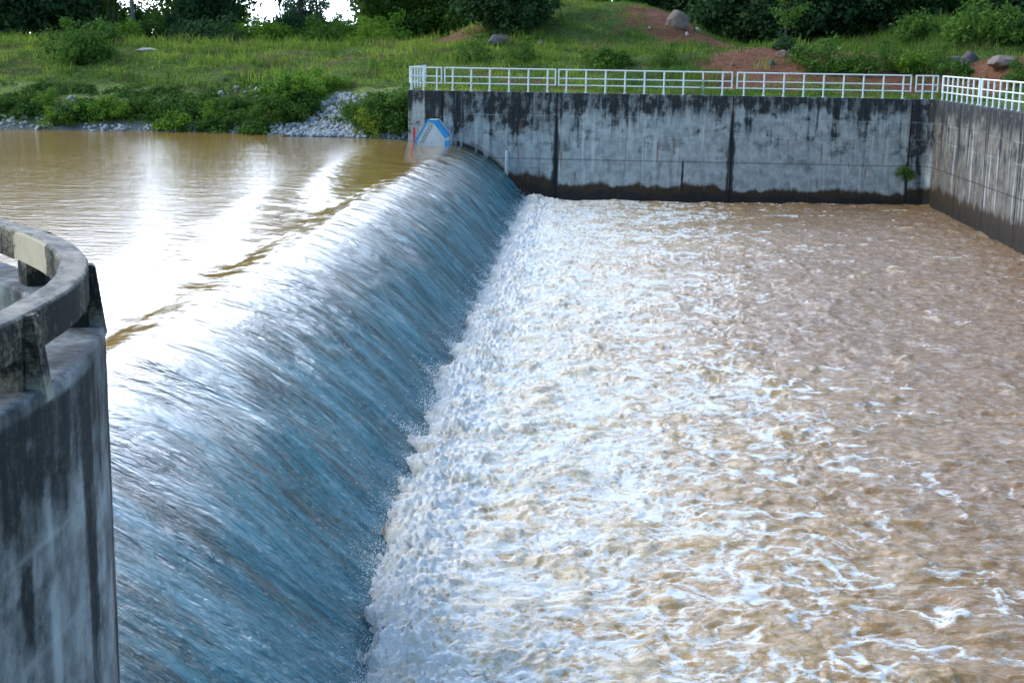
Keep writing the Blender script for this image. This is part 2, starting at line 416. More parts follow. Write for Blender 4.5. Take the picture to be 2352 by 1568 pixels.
# ------------------------------------------------------------------ water of the reservoir and over the weir
prof = np.array([(-16, 2.9), (-13, 2.9), (-11.2, 2.89), (-10.4, 2.872), (-9.6, 2.805), (-8.9, 2.728), (-8.35, 2.664), (-8.02, 2.648), (-7.82, 2.667), (-7.62, 2.692), (-7.45, 2.705), (-7.2, 2.69), (-6.85, 2.60), (-6.4, 2.44),
                 (-5.8, 2.12), (-5.3, 1.76), (-4.9, 1.4), (-4.5, .98), (-4.15, .58), (-3.8, .22), (-3.4, -.06), (-2.9, -.28), (-2.2, -.5)])
def catmull(P, k):
    P = np.asarray(P, float); out = []
    Q = np.vstack([2*P[0]-P[1], P, 2*P[-1]-P[-2]])
    for i in range(1, len(Q)-2):
        for u in np.arange(k)/k:
            a, b, c, d = Q[i-1], Q[i], Q[i+1], Q[i+2]
            out.append(.5*((2*b)+(-a+c)*u+(2*a-5*b+4*c-d)*u*u+(-a+3*b-3*c+d)*u**3))
    out.append(P[-1]); return np.array(out)
pf = catmull(prof, 40)
dl = np.concatenate([[0], np.cumsum(np.hypot(*np.diff(pf, axis=0).T))])
i_crest = np.argmin(np.abs(pf[:, 0]+7.3))
sl = np.concatenate([np.linspace(0, dl[i_crest]-2.5, 60)[:-1], np.arange(dl[i_crest]-2.5, dl[-1], .035)])
PX = np.interp(sl, dl, pf[:, 0]); PZ = np.interp(sl, dl, pf[:, 1]); run = sl-dl[i_crest]
tx = np.gradient(PX, sl); tz = np.gradient(PZ, sl); nx, nz = -tz, tx
def ygrid(y0, y1, k, p):
    out = [y0]
    while out[-1] < y1: out.append(out[-1]+k*(max(out[-1], 12)/15.)**p)
    out[-1] = y1; return np.array(out)
wy = ygrid(11., 70.47, .035, 1.15)
Sg, Yg = np.meshgrid(np.arange(len(sl)), wy, indexing='ij')
R_ = run[Sg]; kk = sstep(-.6, 2.2, R_)
Yw = Yg+.10*pn(R_*.5, Yg*.4, 31)
disp = kk*(.05*fbm(R_*.2, Yw*.28, 2, 17)+.085*fbm(R_*.34, Yw*.6, 3, 19)+.034*fbm(R_*.22, Yw*1.3, 4, 20)+.016*fbm(R_*.4, Yw*4.2, 3, 24))+sstep(1.5, 5, R_)*.012*fbm(R_*2.2, Yw*5, 3, 28)
disp = disp+.022*np.exp(-((R_+.55)/.5)**2)*(fbm(R_*1.2, Yg*.9, 3, 33)+.35)+.014*np.exp(-((R_+2.2)/1.2)**2)*fbm(R_*1.1, Yg*.8, 3, 35)
disp *= sstep(-6.5, -4, R_)
flare = (.78*np.exp(-np.maximum(Yg-16, -4)/9)+.06)*sstep(.6, 5.2, R_)
V = np.stack([PX[Sg]+nx[Sg]*disp+flare, Yg, PZ[Sg]+nz[Sg]*disp], -1).reshape(-1, 3)
fl = np.stack([Yw, R_, 0*R_], -1).reshape(-1, 3)
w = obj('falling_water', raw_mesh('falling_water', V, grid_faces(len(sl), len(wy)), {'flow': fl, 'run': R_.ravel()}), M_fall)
tag(w, kind='structure')
V = [(-600, 11, 2.9), (-16, 11, 2.9), (-16, 78, 2.9), (-600, 78, 2.9), ]
w = obj('reservoir_water', raw_mesh('reservoir_water', V, [(0, 1, 2, 3)]), M_res)
tag(w, kind='structure')

# ------------------------------------------------------------------ churning water below the weir
def toe_line(y):
    return -3.56+.86*np.exp(-np.maximum(y-16, -4)/9)+.22*fbm(y*.42, 0*y, 3, 40)+.40*fbm(y*1.2, 0*y, 2, 41)+.13*fbm(y*4., 0*y, 3, 42)+.06*fbm(y*13., 0*y, 2, 43)
cx = np.concatenate([np.arange(-5.2, -.5, .027), np.arange(-.5, 4.5, .034), np.arange(4.5, 15.95, .055)])
cy = np.concatenate([np.arange(7, 14.4, .25), ygrid(14.4, 70.6, .030, 1.3)])
X, Y = np.meshgrid(cx, cy, indexing='ij')
toe = toe_line(Y)
T = X-toe
ext = 6.6+1.3*fbm(Y*.13, 0*Y, 2, 44)+2.6*sstep(44, 66, Y)
u = T/ext
dens = np.interp(u, [-1, 0, .12, .35, .65, .95, 1.25, 1.8, 3.5], [1, 1, .97, .76, .61, .46, .29, .16, .08])
dens = dens+.16*fbm(X*.33, Y*.33, 3, 46)*sstep(.1, .4, u)
wx = X+.55*fbm(X*.55, Y*.55, 3, 50)+.18*fbm(X*1.9, Y*1.9, 2, 52)
wyy = Y+.55*fbm(X*.55, Y*.55, 3, 54)+.18*fbm(X*1.9, Y*1.9, 2, 56)
def ridge(x, y, seed): return 1-np.abs(pn(x, y, seed))*1.45
r1 = ridge(wx*.7, wyy*1.0, 60); r2 = ridge(wx*1.6, wyy*2.3, 62); r3 = ridge(wx*3.4, wyy*4.8, 64); r4 = ridge(wx*7, wyy*9.5, 66); r5 = ridge(wx*14, wyy*17, 67)
patch = fbm(X*.55, Y*.8, 3, 68)
web = .20*r1+.30*r2+.30*r3+.20*r4+.10*(r5-.6)+.10*patch
th = np.interp(dens, [0, .1, .3, .5, .65, .8, 1.], [1.04, .95, .86, .79, .745, .675, .53])
blot = fbm(wx*1.15, wyy*1.35, 4, 69, .6)
th = th+.26*sstep(-.05, .45, blot)*sstep(.03, .16, u)*(1-.6*sstep(.7, 1., u))
foam = sstep(th-.07, th+.10, web)*sstep(.48, .72, dens)
def vein(x, y, sd, w): return np.clip(1-np.abs(pn(x, y, sd))*w, 0, 1)
pa = dens+.30*patch; pb = dens+.30*fbm(X*.9, Y*1.2, 2, 92)
v1 = vein(wx*.75+.1*pn(X*3, Y*4, 93), wyy*1.05+.1*pn(X*3, Y*4, 94), 95, 5.5)*sstep(.10, .36, pa)
v2 = vein(wx*1.5+.12*pn(X*5, Y*6, 96), wyy*2.2+.12*pn(X*5, Y*6, 97), 98, 4.2)*sstep(.26, .52, pb)
v3 = vein(wx*3.0+.12*pn(X*8, Y*9, 99), wyy*4.3, 101, 3.0)*sstep(.36, .66, pa)
v4 = vein(wx*6.5, wyy*9, 102, 2.6)*sstep(.45, .8, pb)
foam = np.maximum(foam, np.maximum(np.maximum(v1, v2*.95), np.maximum(v3*.8, v4*.6))**1.3*.95)
foam = foam*(1-.45*sstep(.0, .45, blot)*sstep(.05, .15, u)*sstep(.9, .5, u))
boil = np.maximum(0, 1.15*fbm(X*1.05, Y*1.15, 3, 70)-.04)*sstep(.04, .2, u)
foam = np.clip(foam*(1-.8*sstep(.12, .45, boil)*sstep(.08, .25, u)), 0, 1)
act = np.exp(-np.maximum(T, 0)/4.5)
lump2 = np.abs(pn(wx*1.9, wyy*2.2, 74)); lump3 = (1-np.abs(pn(wx*2.9, wyy*4.2, 76)))**2; lump4 = (1-np.abs(pn(wx*6.5, wyy*8.5, 79)))**2
hgt = (.04+.17*act)*(.8*boil+.6*fbm(X*.5, Y*.5, 2, 78))+(.02+.06*act)*lump2+(.012+.05*act)*lump3+(.003+.024*act)*lump4+.014*act*(1-np.abs(pn(wx*15, wyy*17, 77)))**2
chop = .055*fbm(wx*.5, wyy*.95, 3, 80)+.028*(1-np.abs(fbm(wx*.6, wyy*1.3, 2, 106)))**4+.012*(1-np.abs(pn(wx*1.7, wyy*3.2, 107)))**3-.012+.018*(1-2*np.abs(pn(wx*1.1, wyy*2.0, 82)))+.011*(1-2*np.abs(pn(wx*2.6, wyy*4.6, 84)))+.007*(1-2*np.abs(pn(wx*6, wyy*9.6, 85)))
crest = np.maximum(0, pn(wx*.75, wyy*1.3, 83)-.42)
hgt = hgt+chop*sstep(.15, 1.2, u)+.014*foam*sstep(0, .3, u)+.17*crest*(.5+np.abs(pn(wx*4, wyy*6, 108)))*sstep(.4, 1.1, u)
tow = np.exp(-((T-.45)/.6)**2)
hgt = hgt+tow*(.02+.16*np.maximum(0, fbm(X*1.1, Y*1.1, 2, 91)+.1)+.12*np.maximum(0, fbm(X*2.2, Y*2.2, 3, 86))+.09*np.abs(pn(X*7, Y*7, 88))+.09*np.maximum(0, pn(X*13, Y*13, 89))+.06*np.maximum(0, pn(X*24, Y*24, 87)))
Tn = T+.16*fbm(X*4, Y*4, 3, 103)+.10*pn(X*11, Y*11, 104)+.05*pn(X*23, Y*23, 105)
hgt = hgt-.9*sstep(.08, -.22, Tn)+.04+.12*sstep(2, 14, X)*sstep(45, 70, Y)
aer = np.clip(np.interp(u, [0, .5, .9, 1.4, 2.5], [1, .8, .45, .14, .05])+.5*boil*sstep(1.6, .6, u)+1.4*crest*sstep(.5, 1.2, u), 0, 1)
V = np.stack([X, Y, hgt], -1).reshape(-1, 3)
w = obj('churning_water', raw_mesh('churning_water', V, grid_faces(len(cx), len(cy)), {'foam': foam.ravel(), 'aer': aer.ravel(), 'web': np.clip(dens, 0, 1).ravel()}), M_churn)
tag(w, kind='structure')

# spray thrown up along the toe
n = 40000
sy = 14.5+55*RS.rand(n)**1.5
tt = toe_line(sy)
burst = np.maximum(0, pn(sy*1.4, 0*sy, 90)+.35)
off = np.where(RS.rand(n) < .7, RS.normal(.15, .11, n), RS.normal(.2, .26, n))
sx = tt+off
zb = np.interp(sx-.78*np.exp(-np.maximum(sy-16, -4)/9)-.06, PX[run > 0], PZ[run > 0])
sz = np.maximum(zb, .05)+np.abs(RS.normal(0, .13, n))*(.4+burst)+.16*np.exp(-((off-.35)/.4)**2)
rr = (.002+.006*RS.rand(n)**2)*np.clip(sy/25, .7, 1.6)
tet = np.array([(1, 1, 1), (1, -1, -1), (-1, 1, -1), (-1, -1, 1)], float)
jit = RS.normal(0, .5, (n, 4, 3))
V = np.stack([sx, sy, sz], -1)[:, None]+(tet[None]+jit)*rr[:, None, None]
i = np.arange(n)[:, None]*4
Fc = np.concatenate([i+np.array([[0, 1, 2]]), i+np.array([[0, 3, 1]]), i+np.array([[0, 2, 3]]), i+np.array([[1, 3, 2]])])
tag(obj('spray', raw_mesh('spray', V.reshape(-1, 3), Fc), M_spray), 'fine white spray thrown up along the foot of the weir', 'spray', kind='stuff')

# ------------------------------------------------------------------ concrete walls with weathering
ZT = 5.3
WY = 70.5                               # front plane of the back wall
RX = 15.9                               # front plane of the side wall
jx = [at(px, 220, WY)[0] for px in (1017, 1280, 1685, 2098)]
X_L = at(937, 210, WY)[0]
def stains(u, z, seed, zt, top, joints=(), rusts=(), wetz=.7, weirx=None, streak=1.0, ulen=1.2, base=1.0):
    """dark growth, wet band, pale runs, rust runs at wall coordinate u, height z"""
    d = zt-z
    ed = top*(1+.55*fbm(u*.45, 0*u, 2, seed)+.35*pn(u*2.2, z*.3, seed+1))
    dark = 1-sstep(ed*.45, ed*1.25, d)
    st = fbm(u*2.6, z*.22, 4, seed+2); st2 = fbm(u*7, z*.35, 3, seed+3)
    bl = fbm(u*.9, z*1.2, 5, seed+4, .6)
    mott = fbm(u*1.5, z*1.1, 5, seed+20, .62); mott2 = fbm(u*4.5, z*2.2, 4, seed+22, .6)
    dark = dark*(.72+.35*st+.3*mott2)+.30*sstep(-.25, .5, mott+.45*mott2)*(1-.65*sstep(.8, 3.6, d))+streak*(.55*sstep(.18, .55, st)*(1-.5*sstep(1., 3.5, d))+.30*sstep(.2, .6, st2)*(1-sstep(.6, 3, d)))
    dark = dark+.5*sstep(.05, .5, bl+.25*mott2)*(1-.55*sstep(1.8, 4.0, d))
    wet = 1-sstep(wetz*(.9+.3*fbm(u*.8, 0*u, 3, seed+6)), wetz*2.0*(1+.35*fbm(u*1.7, 0*u, 3, seed+7)), z)
    dark = dark+base*(1-sstep(wetz*.55+.22*fbm(u*.9, 0*u, 3, seed+8), wetz*1.25+.25*fbm(u*1.3, 0*u, 3, seed+8), z))*(.8+.4*fbm(u*2.5, z*.6, 3, seed+24))
    pale = .8*sstep(.34, .6, fbm(u*3.4, z*.18, 3, seed+9))*sstep(.4, 1.1, d)*sstep(wetz, wetz*2, z)*(1-.9*dark)
    pale = np.maximum(pale, 0)
    low_ok = sstep(wetz*1.0, wetz*1.5, z)
    rust = 0*u; joint = 0*u
    for zz in (zt-1.12, zt-1.95):      # lift lines of the formwork
        pale = pale+.35*np.exp(-((z-zz-.02*pn(u*.5, 0*u, seed))/.025)**2)*sstep(-.2, .3, pn(u*.8, 0*u, seed+11))
    k = np.abs((u/ulen+.3) % 1-.5)*ulen  # faint board joints
    pale = pale+.22*np.exp(-((k-.0)/.03)**2)*sstep(.0, .5, pn(u*.3, z*.5, seed+13)+.3)
    joint = joint+.75*np.exp(-((z-2.07)/.022)**2)
    pale = pale*low_ok
    for j, wdt, tp in joints:
        q = np.abs(u-j-.03*pn(z*1.3, 0*z, seed+15))
        ww = (wdt if wdt != .07 else .05)*(.5+.5*sstep(zt, 1.5, z))*(1+.35*pn(z*2.1, 0*z, seed+16))
        dark = np.maximum(dark, (1-sstep(ww*.5, ww*1.6, q))*1.1*sstep(tp+.3, tp-.3, z))
        joint = np.maximum(joint, (1-sstep(.012, .035, np.abs(u-j)))*(wdt != .07))
        rust = rust+.35*np.exp(-((u-j-ww*.8)/.05)**2)*sstep(.1, .5, pn(z*.9, u*0, seed+17)+.2)
    for ru, z1, z0 in rusts:
        rust = rust+.9*np.exp(-((u-ru)/.028)**2)*sstep(z0-.1, z0+.3, z)*sstep(z1+.04, z1-.02, z)
    if weirx is not None:               # dark growth just above the water sheet
        zp = np.interp(u, PX, PZ)
        e = z-zp-.03*pn(u*2, z*2, seed+18)
        onm = sstep(-7.9, -7.2, u)*sstep(-3.2, -3.6, u)
        dark = np.maximum(dark, onm*(1-sstep(.10, .30+.09*sstep(-6.5, -4.5, u), e)))
        rust = np.maximum(rust, .45*onm*np.exp(-((e-.30)/.07)**2)*sstep(-7.0, -6.0, u))
    return {a: np.clip(b, 0, 1).ravel() for a, b in dict(dark=dark, wet=wet, pale=pale, rust=rust, joint=joint).items()}

def wall_panel(name, P0, P1, nrm, thick, seed, top, mat, parent, u0=0., z0=-2., z1=ZT, step=.035, **kw):
    """an upright slab from plan point P0 to P1: fine front face, plain back, top and ends in one mesh; u runs along it"""
    L = math.hypot(P1[0]-P0[0], P1[1]-P0[1]); dx, dy = (P1[0]-P0[0])/L, (P1[1]-P0[1])/L
    nu = max(2, int(L/step)); nzv = int((z1-z0)/step)
    uu = np.linspace(0, L, nu); zz = np.linspace(z0, z1, nzv)
    U, Z = np.meshgrid(uu, zz, indexing='ij')
    w = .010*fbm(U*.8+seed, Z*.8, 3, seed)+.004*fbm(U*6+seed, Z*6, 2, seed+2)
    k = min(1, .02)
    edge = np.clip((ZT-Z)/.05, 0, 1)      # a worn top arris
    inset = .025*(1-edge)**2
    Fx = P0[0]+dx*U+nrm[0]*(w-inset); Fy = P0[1]+dy*U+nrm[1]*(w-inset)
    V = [np.stack([Fx, Fy, Z], -1).reshape(-1, 3)]
    st = stains(u0+U, Z, seed, z1, top, **kw)
    # top strip, back face and ends as a coarse skirt
    b0 = nu*nzv
    back = np.stack([P0[0]+dx*uu-nrm[0]*thick, P0[1]+dy*uu-nrm[1]*thick, 0*uu+z1], -1)
    backl = back.copy(); backl[:, 2] = z0
    V += [back, backl]
    faces = list(map(tuple, grid_faces(nu, nzv)))
    tops = np.arange(nu)*nzv+nzv-1; bots = np.arange(nu)*nzv
    for i in range(nu-1):
        faces.append((tops[i], tops[i+1], b0+i+1, b0+i)); faces.append((b0+i, b0+i+1, b0+nu+i+1, b0+nu+i))
    faces.append((bots[0], tops[0], b0, b0+nu)); faces.append((bots[-1], b0+2*nu-1, b0+nu-1, tops[-1]))
    ex = {a: np.concatenate([b, np.full(nu, v), np.full(nu, v)]) for (a, b), v in zip(st.items(), (.75, 0, 0, 0, 0))}
    me = raw_mesh(name, np.concatenate(V), np.array(faces), ex, smooth=False)
    return obj(name, me, mat, parent)

bw = empty('retaining_wall', 'stained grey concrete wall across the far side of the churning pool, under the long white railings', 'wall', (3, WY, 0))
bw_off = -np.array([3, WY])
def local(p): return (p[0]+bw_off[0], p[1]+bw_off[1])
rz = lambda cx_, a, b: (1400+cx_/2.207*1.0884*0, 0, 0)
def wpx(px, py): p = at(px, py, WY); return p[0], p[2]
rust_px = [(1511, 326, 378), (1549, 320, 358), (1811, 320, 358), (1888, 330, 382), (1988, 386, 415), (1321, 394, 420), (1289, 350, 395), (1829, 305, 330), (1481, 318, 332), (1888, 300, 318), (1582, 412, 425), (1197, 275, 300), (1190, 340, 375), (1213, 390, 420), (1950, 372, 392)]
rust_l = [(wpx(a, b)[0], wpx(a, b)[1], wpx(a, c)[1]) for a, b, c in rust_px]
jl = [(jx[0], .03, 4.9), (jx[1], .16, 4.2), (jx[2], .17, 4.6), (at(1570, 350, WY)[0], .07, 2.1), (jx[3], .10, 5.2)]
J = dict(joints=jl, rusts=rust_l)
ends = [X_L]+jx
names = ['end_pier', 'wall_panel', 'wall_panel', 'wall_panel']
for i in range(4):
    a, b = ends[i]+.012, ends[i+1]-.012
    p = wall_panel(names[i], local((a, WY)), local((b, WY)), (0, -1), .45, 100 if i else 130, (.75, 1.75, 1.0, .85)[i], M_pier if i == 0 else M_wall, bw,
                   u0=a, wetz=(.2, .85, .6, .55)[i], weirx=1 if i < 2 else None, streak=.6 if i == 0 else 1., **J)
# rounded corner piece
mbf = MB()
for j in jx[:3]: mbf.box((j-.05-3, .04, -2), (j+.05-3, .4, ZT-.01))
mbf.build('joint_filler', M_filler, bw)
# chamfered corner slab joins the back wall to the side wall
p = wall_panel('corner_panel', local((jx[3]+.012, WY)), local((RX-.26, WY)), (0, -1), .45, 140, 4.5, M_wall, bw, u0=jx[3], wetz=.75, rusts=[])
p = wall_panel('corner_fillet', local((RX-.25, WY)), local((RX+.01, WY-.26)), (-.7071, -.7071), .3, 141, 4.5, M_wall, bw, u0=jx[3]+1, wetz=.75, rusts=[])
# red water mark on the end pier, pale pipe on the first panel
xr, zr = wpx(951, 318)[0], 2.75
mbm = MB(); mbm.prism([(xr-3-.035, zr), (xr-3+.03, zr), (xr-3+.06, 3.3), (xr-3+.04, 3.46), (xr-3-.05, 3.50), (xr-3-.045, 3.2)], -.024, 0)
mbm.build('gauge_mark', M_red, bw)
xp, zp1 = wpx(1164, 344); zp0 = wpx(1164, 398)[1]
pp = MB(); pp.tube([(xp-3, -.03, zp0-.1), (xp-3+.005, -.03, zp1-.12), (xp-3, -.0, zp1-.03)], [.085, .085, .07], 14)
po = pp.build('drain_pipe', M_pipe, bw, True)
pq = MB(); pq.tube([(xp-3, .01, zp1+.0), (xp-3, -.022, zp1+.0)], .05, 12); pq.build('drain_hole', M_black, bw, True)

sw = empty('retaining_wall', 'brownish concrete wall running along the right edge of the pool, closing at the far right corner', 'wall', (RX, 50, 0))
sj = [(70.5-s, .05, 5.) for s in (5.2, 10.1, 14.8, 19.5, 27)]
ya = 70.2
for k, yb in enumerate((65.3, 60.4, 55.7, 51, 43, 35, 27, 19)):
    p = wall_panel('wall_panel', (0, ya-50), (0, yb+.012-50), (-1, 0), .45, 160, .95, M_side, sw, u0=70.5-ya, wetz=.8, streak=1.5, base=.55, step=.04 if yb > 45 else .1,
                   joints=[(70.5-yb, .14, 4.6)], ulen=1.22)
    ya = yb-.012
mbf = MB()
for yb in (65.3, 60.4, 55.7, 51, 43, 35, 27): mbf.box((.04, yb-.05-50, -2), (.4, yb+.05-50, ZT-.01))
mbf.build('joint_filler', M_filler, sw)

# ------------------------------------------------------------------ white railings
RH = 1.1
def cyl(name, a, b, r, mat, parent, n=10, flange=False):
    m = MB(); m.tube([a, b], r, n)
    if flange: m.tube([a, (a[0], a[1], a[2]+.02)], r*1.9, n)
    return m.build(name, mat, parent, True)
def railing(label, A, B, posts, ends=(True, True), rel=None):
    """A, B plan points of the section's ends; posts distances along it"""
    A = np.array(A, float); B = np.array(B, float); L = np.linalg.norm(B-A); d = (B-A)/L
    o = empty('railing', label, 'railing', (A[0], A[1], ZT), 'white railings along the top of the concrete walls')
    q = lambda s, z: (d[0]*s, d[1]*s, z)
    for s in posts: cyl('post', q(s, 0), q(s, RH-.03), .043, M_white, o, 12, True)
    for z in (RH, .68, .36): cyl('rail', q(0, z), q(L, z), .036 if z == RH else .031, M_white, o)
    for k, e in enumerate(ends):
        if e: cyl('end_bar', q(k*L, .36-.031), q(k*L, RH+.036), .036, M_white, o)
    return o
RYP = WY+.22
def bx_(px): return at(px, 200, RYP)[0]
def back_rail(label, p0, p1, pp, ends=(True, True)):
    x0 = bx_(p0); railing(label, (x0, RYP), (bx_(p1), RYP), [bx_(p)-x0 for p in pp], ends)
back_rail('short white railing on the far wall above the red mark, beside the far bank', 941, 1014, (945, 973, 1003.5), (False, True))
x0 = bx_(941)
railing('white railing running back from the left end of the far wall, away from the pool', (x0, RYP+.07), (x0, RYP+6.4), [.8, 1.9, 3.0, 4.1, 5.2, 6.1])
back_rail('six-post white railing on the far wall, above the grey pipe', 1021.5, 1275.5, [786/1+(x-0)/2.977-4.9 for x in (770, 897, 1023, 1155, 1287, 1418)])
back_rail('longest-looking white railing at the middle of the far wall with vines on a post', 1283, 1681, [1301+i*44.8 for i in range(9)])
back_rail('white railing on the far wall nearer the corner, before the reddish bare soil', 1693, 2092, [1709+i*45.7 for i in range(9)])
back_rail('short two-post white railing filling the far corner of the walls', 2104, 2154, (2119.5, 2143))
RXP = RX+.22
def side_rail(label, y0, n, y1, sp=.95):
    railing(label, (RXP, y0), (RXP, y1), [.12+i*sp for i in range(n)])
side_rail('first white railing on the right-hand wall, next to the far corner', 70.1, 8, 63.2)
side_rail('white railing on the right-hand wall, cut off by the right edge of the picture', 62.95, 9, 55.1)
side_rail('white railing on the right-hand wall, nearest section', 54.85, 9, 47)

# ------------------------------------------------------------------ end block with blue edges
ab = empty('abutment_block', 'grey concrete end block with a bright blue painted edge at the weir crest', 'concrete block', (-8.2, WY, 2.2))
def L_(p): return (p[0]+8.2, p[1]-2.2)
outl = [(-9.05, 1.6), (-9.05, 2.96), (-8.47, 3.93), (-8.02, 3.92), (-7.42, 3.16), (-7.42, 1.6)]
m = MB(); m.prism([L_(p) for p in outl], -1.5, -.012)
b_ = m.mesh('body')
for nm in ('dark', 'wet', 'pale', 'rust', 'joint'): b_.attributes.new(nm, 'FLOAT', 'POINT')
obj('body', b_, M_block, ab)
def strip(name, pts, y0=-1.522, y1=-1.36): mm = MB(); mm.prism([L_(p) for p in pts], y0, y1); mm.build(name, M_blue, ab)
strip('blue_edge', [(-9.07, 2.96), (-8.48, 3.95), (-8.43, 3.86), (-8.98, 2.93), (-8.98, 2.6), (-9.07, 2.6)])
strip('blue_edge', [(-8.477, 3.952), (-8.01, 3.942), (-8.04, 3.80), (-8.427, 3.855)])
strip('blue_edge', [(-8.007, 3.942), (-7.40, 3.175), (-7.62, 3.08), (-8.16, 3.79)], -1.525, -.9)
strip('blue_edge', [(-7.62, 2.98), (-7.40, 2.98), (-7.40, 2.3), (-7.62, 2.3)], -1.522, -1.2)
gm = MB()
def line(a, b, w=.012):
    a = np.array(L_(a)); b = np.array(L_(b)); d = (b-a)/np.linalg.norm(b-a); nn = np.array([-d[1], d[0]])*w
    gm.prism([tuple(a-nn), tuple(b-nn), tuple(b+nn), tuple(a+nn)], -1.5035, -1.49)
line((-8.82, 2.8), (-8.36, 3.66)); line((-8.70, 2.8), (-8.22, 3.66)); line((-8.36, 3.66), (-8.22, 3.66)); line((-8.42, 3.78), (-8.14, 3.78))
for k in range(5):
    f = .15+k*.16
    line((-8.82+.46*f, 2.8+.86*f), (-8.70+.48*f, 2.8+.86*f))
gm.build('painted_gauge', M_black, ab)

# ------------------------------------------------------------------ near curved wall with concrete rail
plan = [(-4.0, 1.5), (-4.0, 6), (-3.99, 9.0), (-4.0, 10.2), (-4.1, 11.2), (-4.28, 12.0), (-4.56, 12.8), (-5.0, 13.65), (-5.6, 14.5), (-6.3, 15.3), (-7.05, 16.15), (-9, 18.1), (-12, 20.6), (-16, 23)]
pl = catmull(plan, 24); pl[:, 0] -= .05
al = np.concatenate([[0], np.cumsum(np.hypot(*np.diff(pl, axis=0).T))])
def arc(s, off=0.):
    x = np.interp(s, al, pl[:, 0]); y = np.interp(s, al, pl[:, 1])
    e = .08
    tx_ = np.interp(s+e, al, pl[:, 0])-np.interp(s-e, al, pl[:, 0]); ty_ = np.interp(s+e, al, pl[:, 1])-np.interp(s-e, al, pl[:, 1])
    l = np.hypot(tx_, ty_)+1e-9
    return x-ty_/l*off, y+tx_/l*off        # off > 0 goes inward
NZ = 4.89
nw = empty('curved_wall', 'tall curved concrete wall in the left foreground, blackened at the top, with a heavy concrete rail', 'wall', (-4.0, 9.0, 0))
OFF = np.array([4.0, -9.0, 0])
def sweep(name, prof, s0, s1, ds, mat, attrs=None, cap=True, wob=.004, seed=0):
    """prof: closed list of (inward offset, z) swept along the wall's curve"""
    ss = np.arange(s0, s1+ds*.5, ds); P = np.array(prof, float); n_ = len(P)
    V = []
    for o_, z_ in P:
        x, y = arc(ss, o_); V.append(np.stack([x, y, 0*ss+z_], -1))
    V = np.stack(V, 1)                      # (len(ss), n, 3)
    U = np.repeat(ss[:, None], n_, 1); Z = V[:, :, 2]
    V = V+OFF
    A = attrs(U, Z, np.repeat(P[None, :, 0], len(ss), 0)) if attrs else {}
    V[:, :, 0] += wob*fbm(U*2.5, Z*2.5, 3, seed); V[:, :, 2] += wob*fbm(U*3, Z*3+P[None, :, 0]*5, 3, seed+5)
    i = np.arange(len(ss)*n_).reshape(len(ss), n_)
    j = np.roll(i, -1, 1)
    f = np.stack([i[:-1], i[1:], j[1:], j[:-1]], -1).reshape(-1, 4)
    me = raw_mesh(name, V.reshape(-1, 3), f, A, smooth=True)
    try: me.set_sharp_from_angle(angle=rad(38))
    except Exception: pass
    return obj(name, me, mat, nw)
zl = list(np.arange(-1.5, NZ-.06, .045))
body = [(0, z) for z in zl]+[(0.0, NZ-.05), (.012, NZ-.015), (.035, NZ)]+[(.035+.08*k, NZ+.002) for k in range(1, 6)]+[(.475, NZ), (.5, NZ-.03)]+[(.5, z) for z in np.arange(NZ-.15, 3.4, -.15)]+[(.5, -1.5)]
rust_n = [(10.4, 3.0, 1.2), (11.05, 2.5, .8), (9.2, 1.2, .1), (10.9, 3.9, 3.5), (8.4, 2.2, 1.), (12., 2.0, .6)]
def near_attr(U, Z, Oo):
    st = stains(U, Z, 200, NZ, .95, rusts=rust_n, wetz=.15, streak=1.1)
    topm = (Oo > .03).ravel()
    st['joint'] = st['joint']*0
    d = st['dark']; tp = .45+.5*fbm(U*2.2, Oo*3.5, 4, 210).ravel()
    d = np.where(topm & (Z.ravel() > NZ-.01), np.clip(tp*.9+.1, .1, .95), d)
    ins = topm & (Oo.ravel() > .48)
    st['wet'] = np.where(topm, np.clip(.28+.5*fbm(U*2, Oo*4, 3, 212).ravel(), 0, .6), st['wet'])
    d = np.where(ins, np.clip(.35+.5*fbm(U*3, Z*1.5, 3, 215).ravel(), 0, 1), d)
    edge = ((Oo < .03) & (Z > NZ-.10)).ravel()
    d = np.where(edge, np.clip(.65+.6*fbm(U*1.7, Z, 2, 218).ravel(), 0, 1), d)
    st['dark'] = d
    return st
sweep('wall_body', body, 3.5, 24, .06, M_near, near_attr, seed=220)
zb_, zt_ = 5.14, 5.45
ro = .12
railp = [(ro, z) for z in np.linspace(zb_, zt_-.03, 6)]+[(ro+.02, zt_-.006), (ro+.05, zt_)]+[(ro+.05+.045*k, zt_+.001) for k in range(1, 4)]+[(ro+.23, zt_), (ro+.26, zt_-.03)]+[(ro+.26, z) for z in np.linspace(zt_-.07, zb_, 6)]+[(ro+.13, zb_-.001)]
S_P0, S_P1 = (float(np.interp(v, pl[:, 1], al)) for v in (13.75, 14.75))
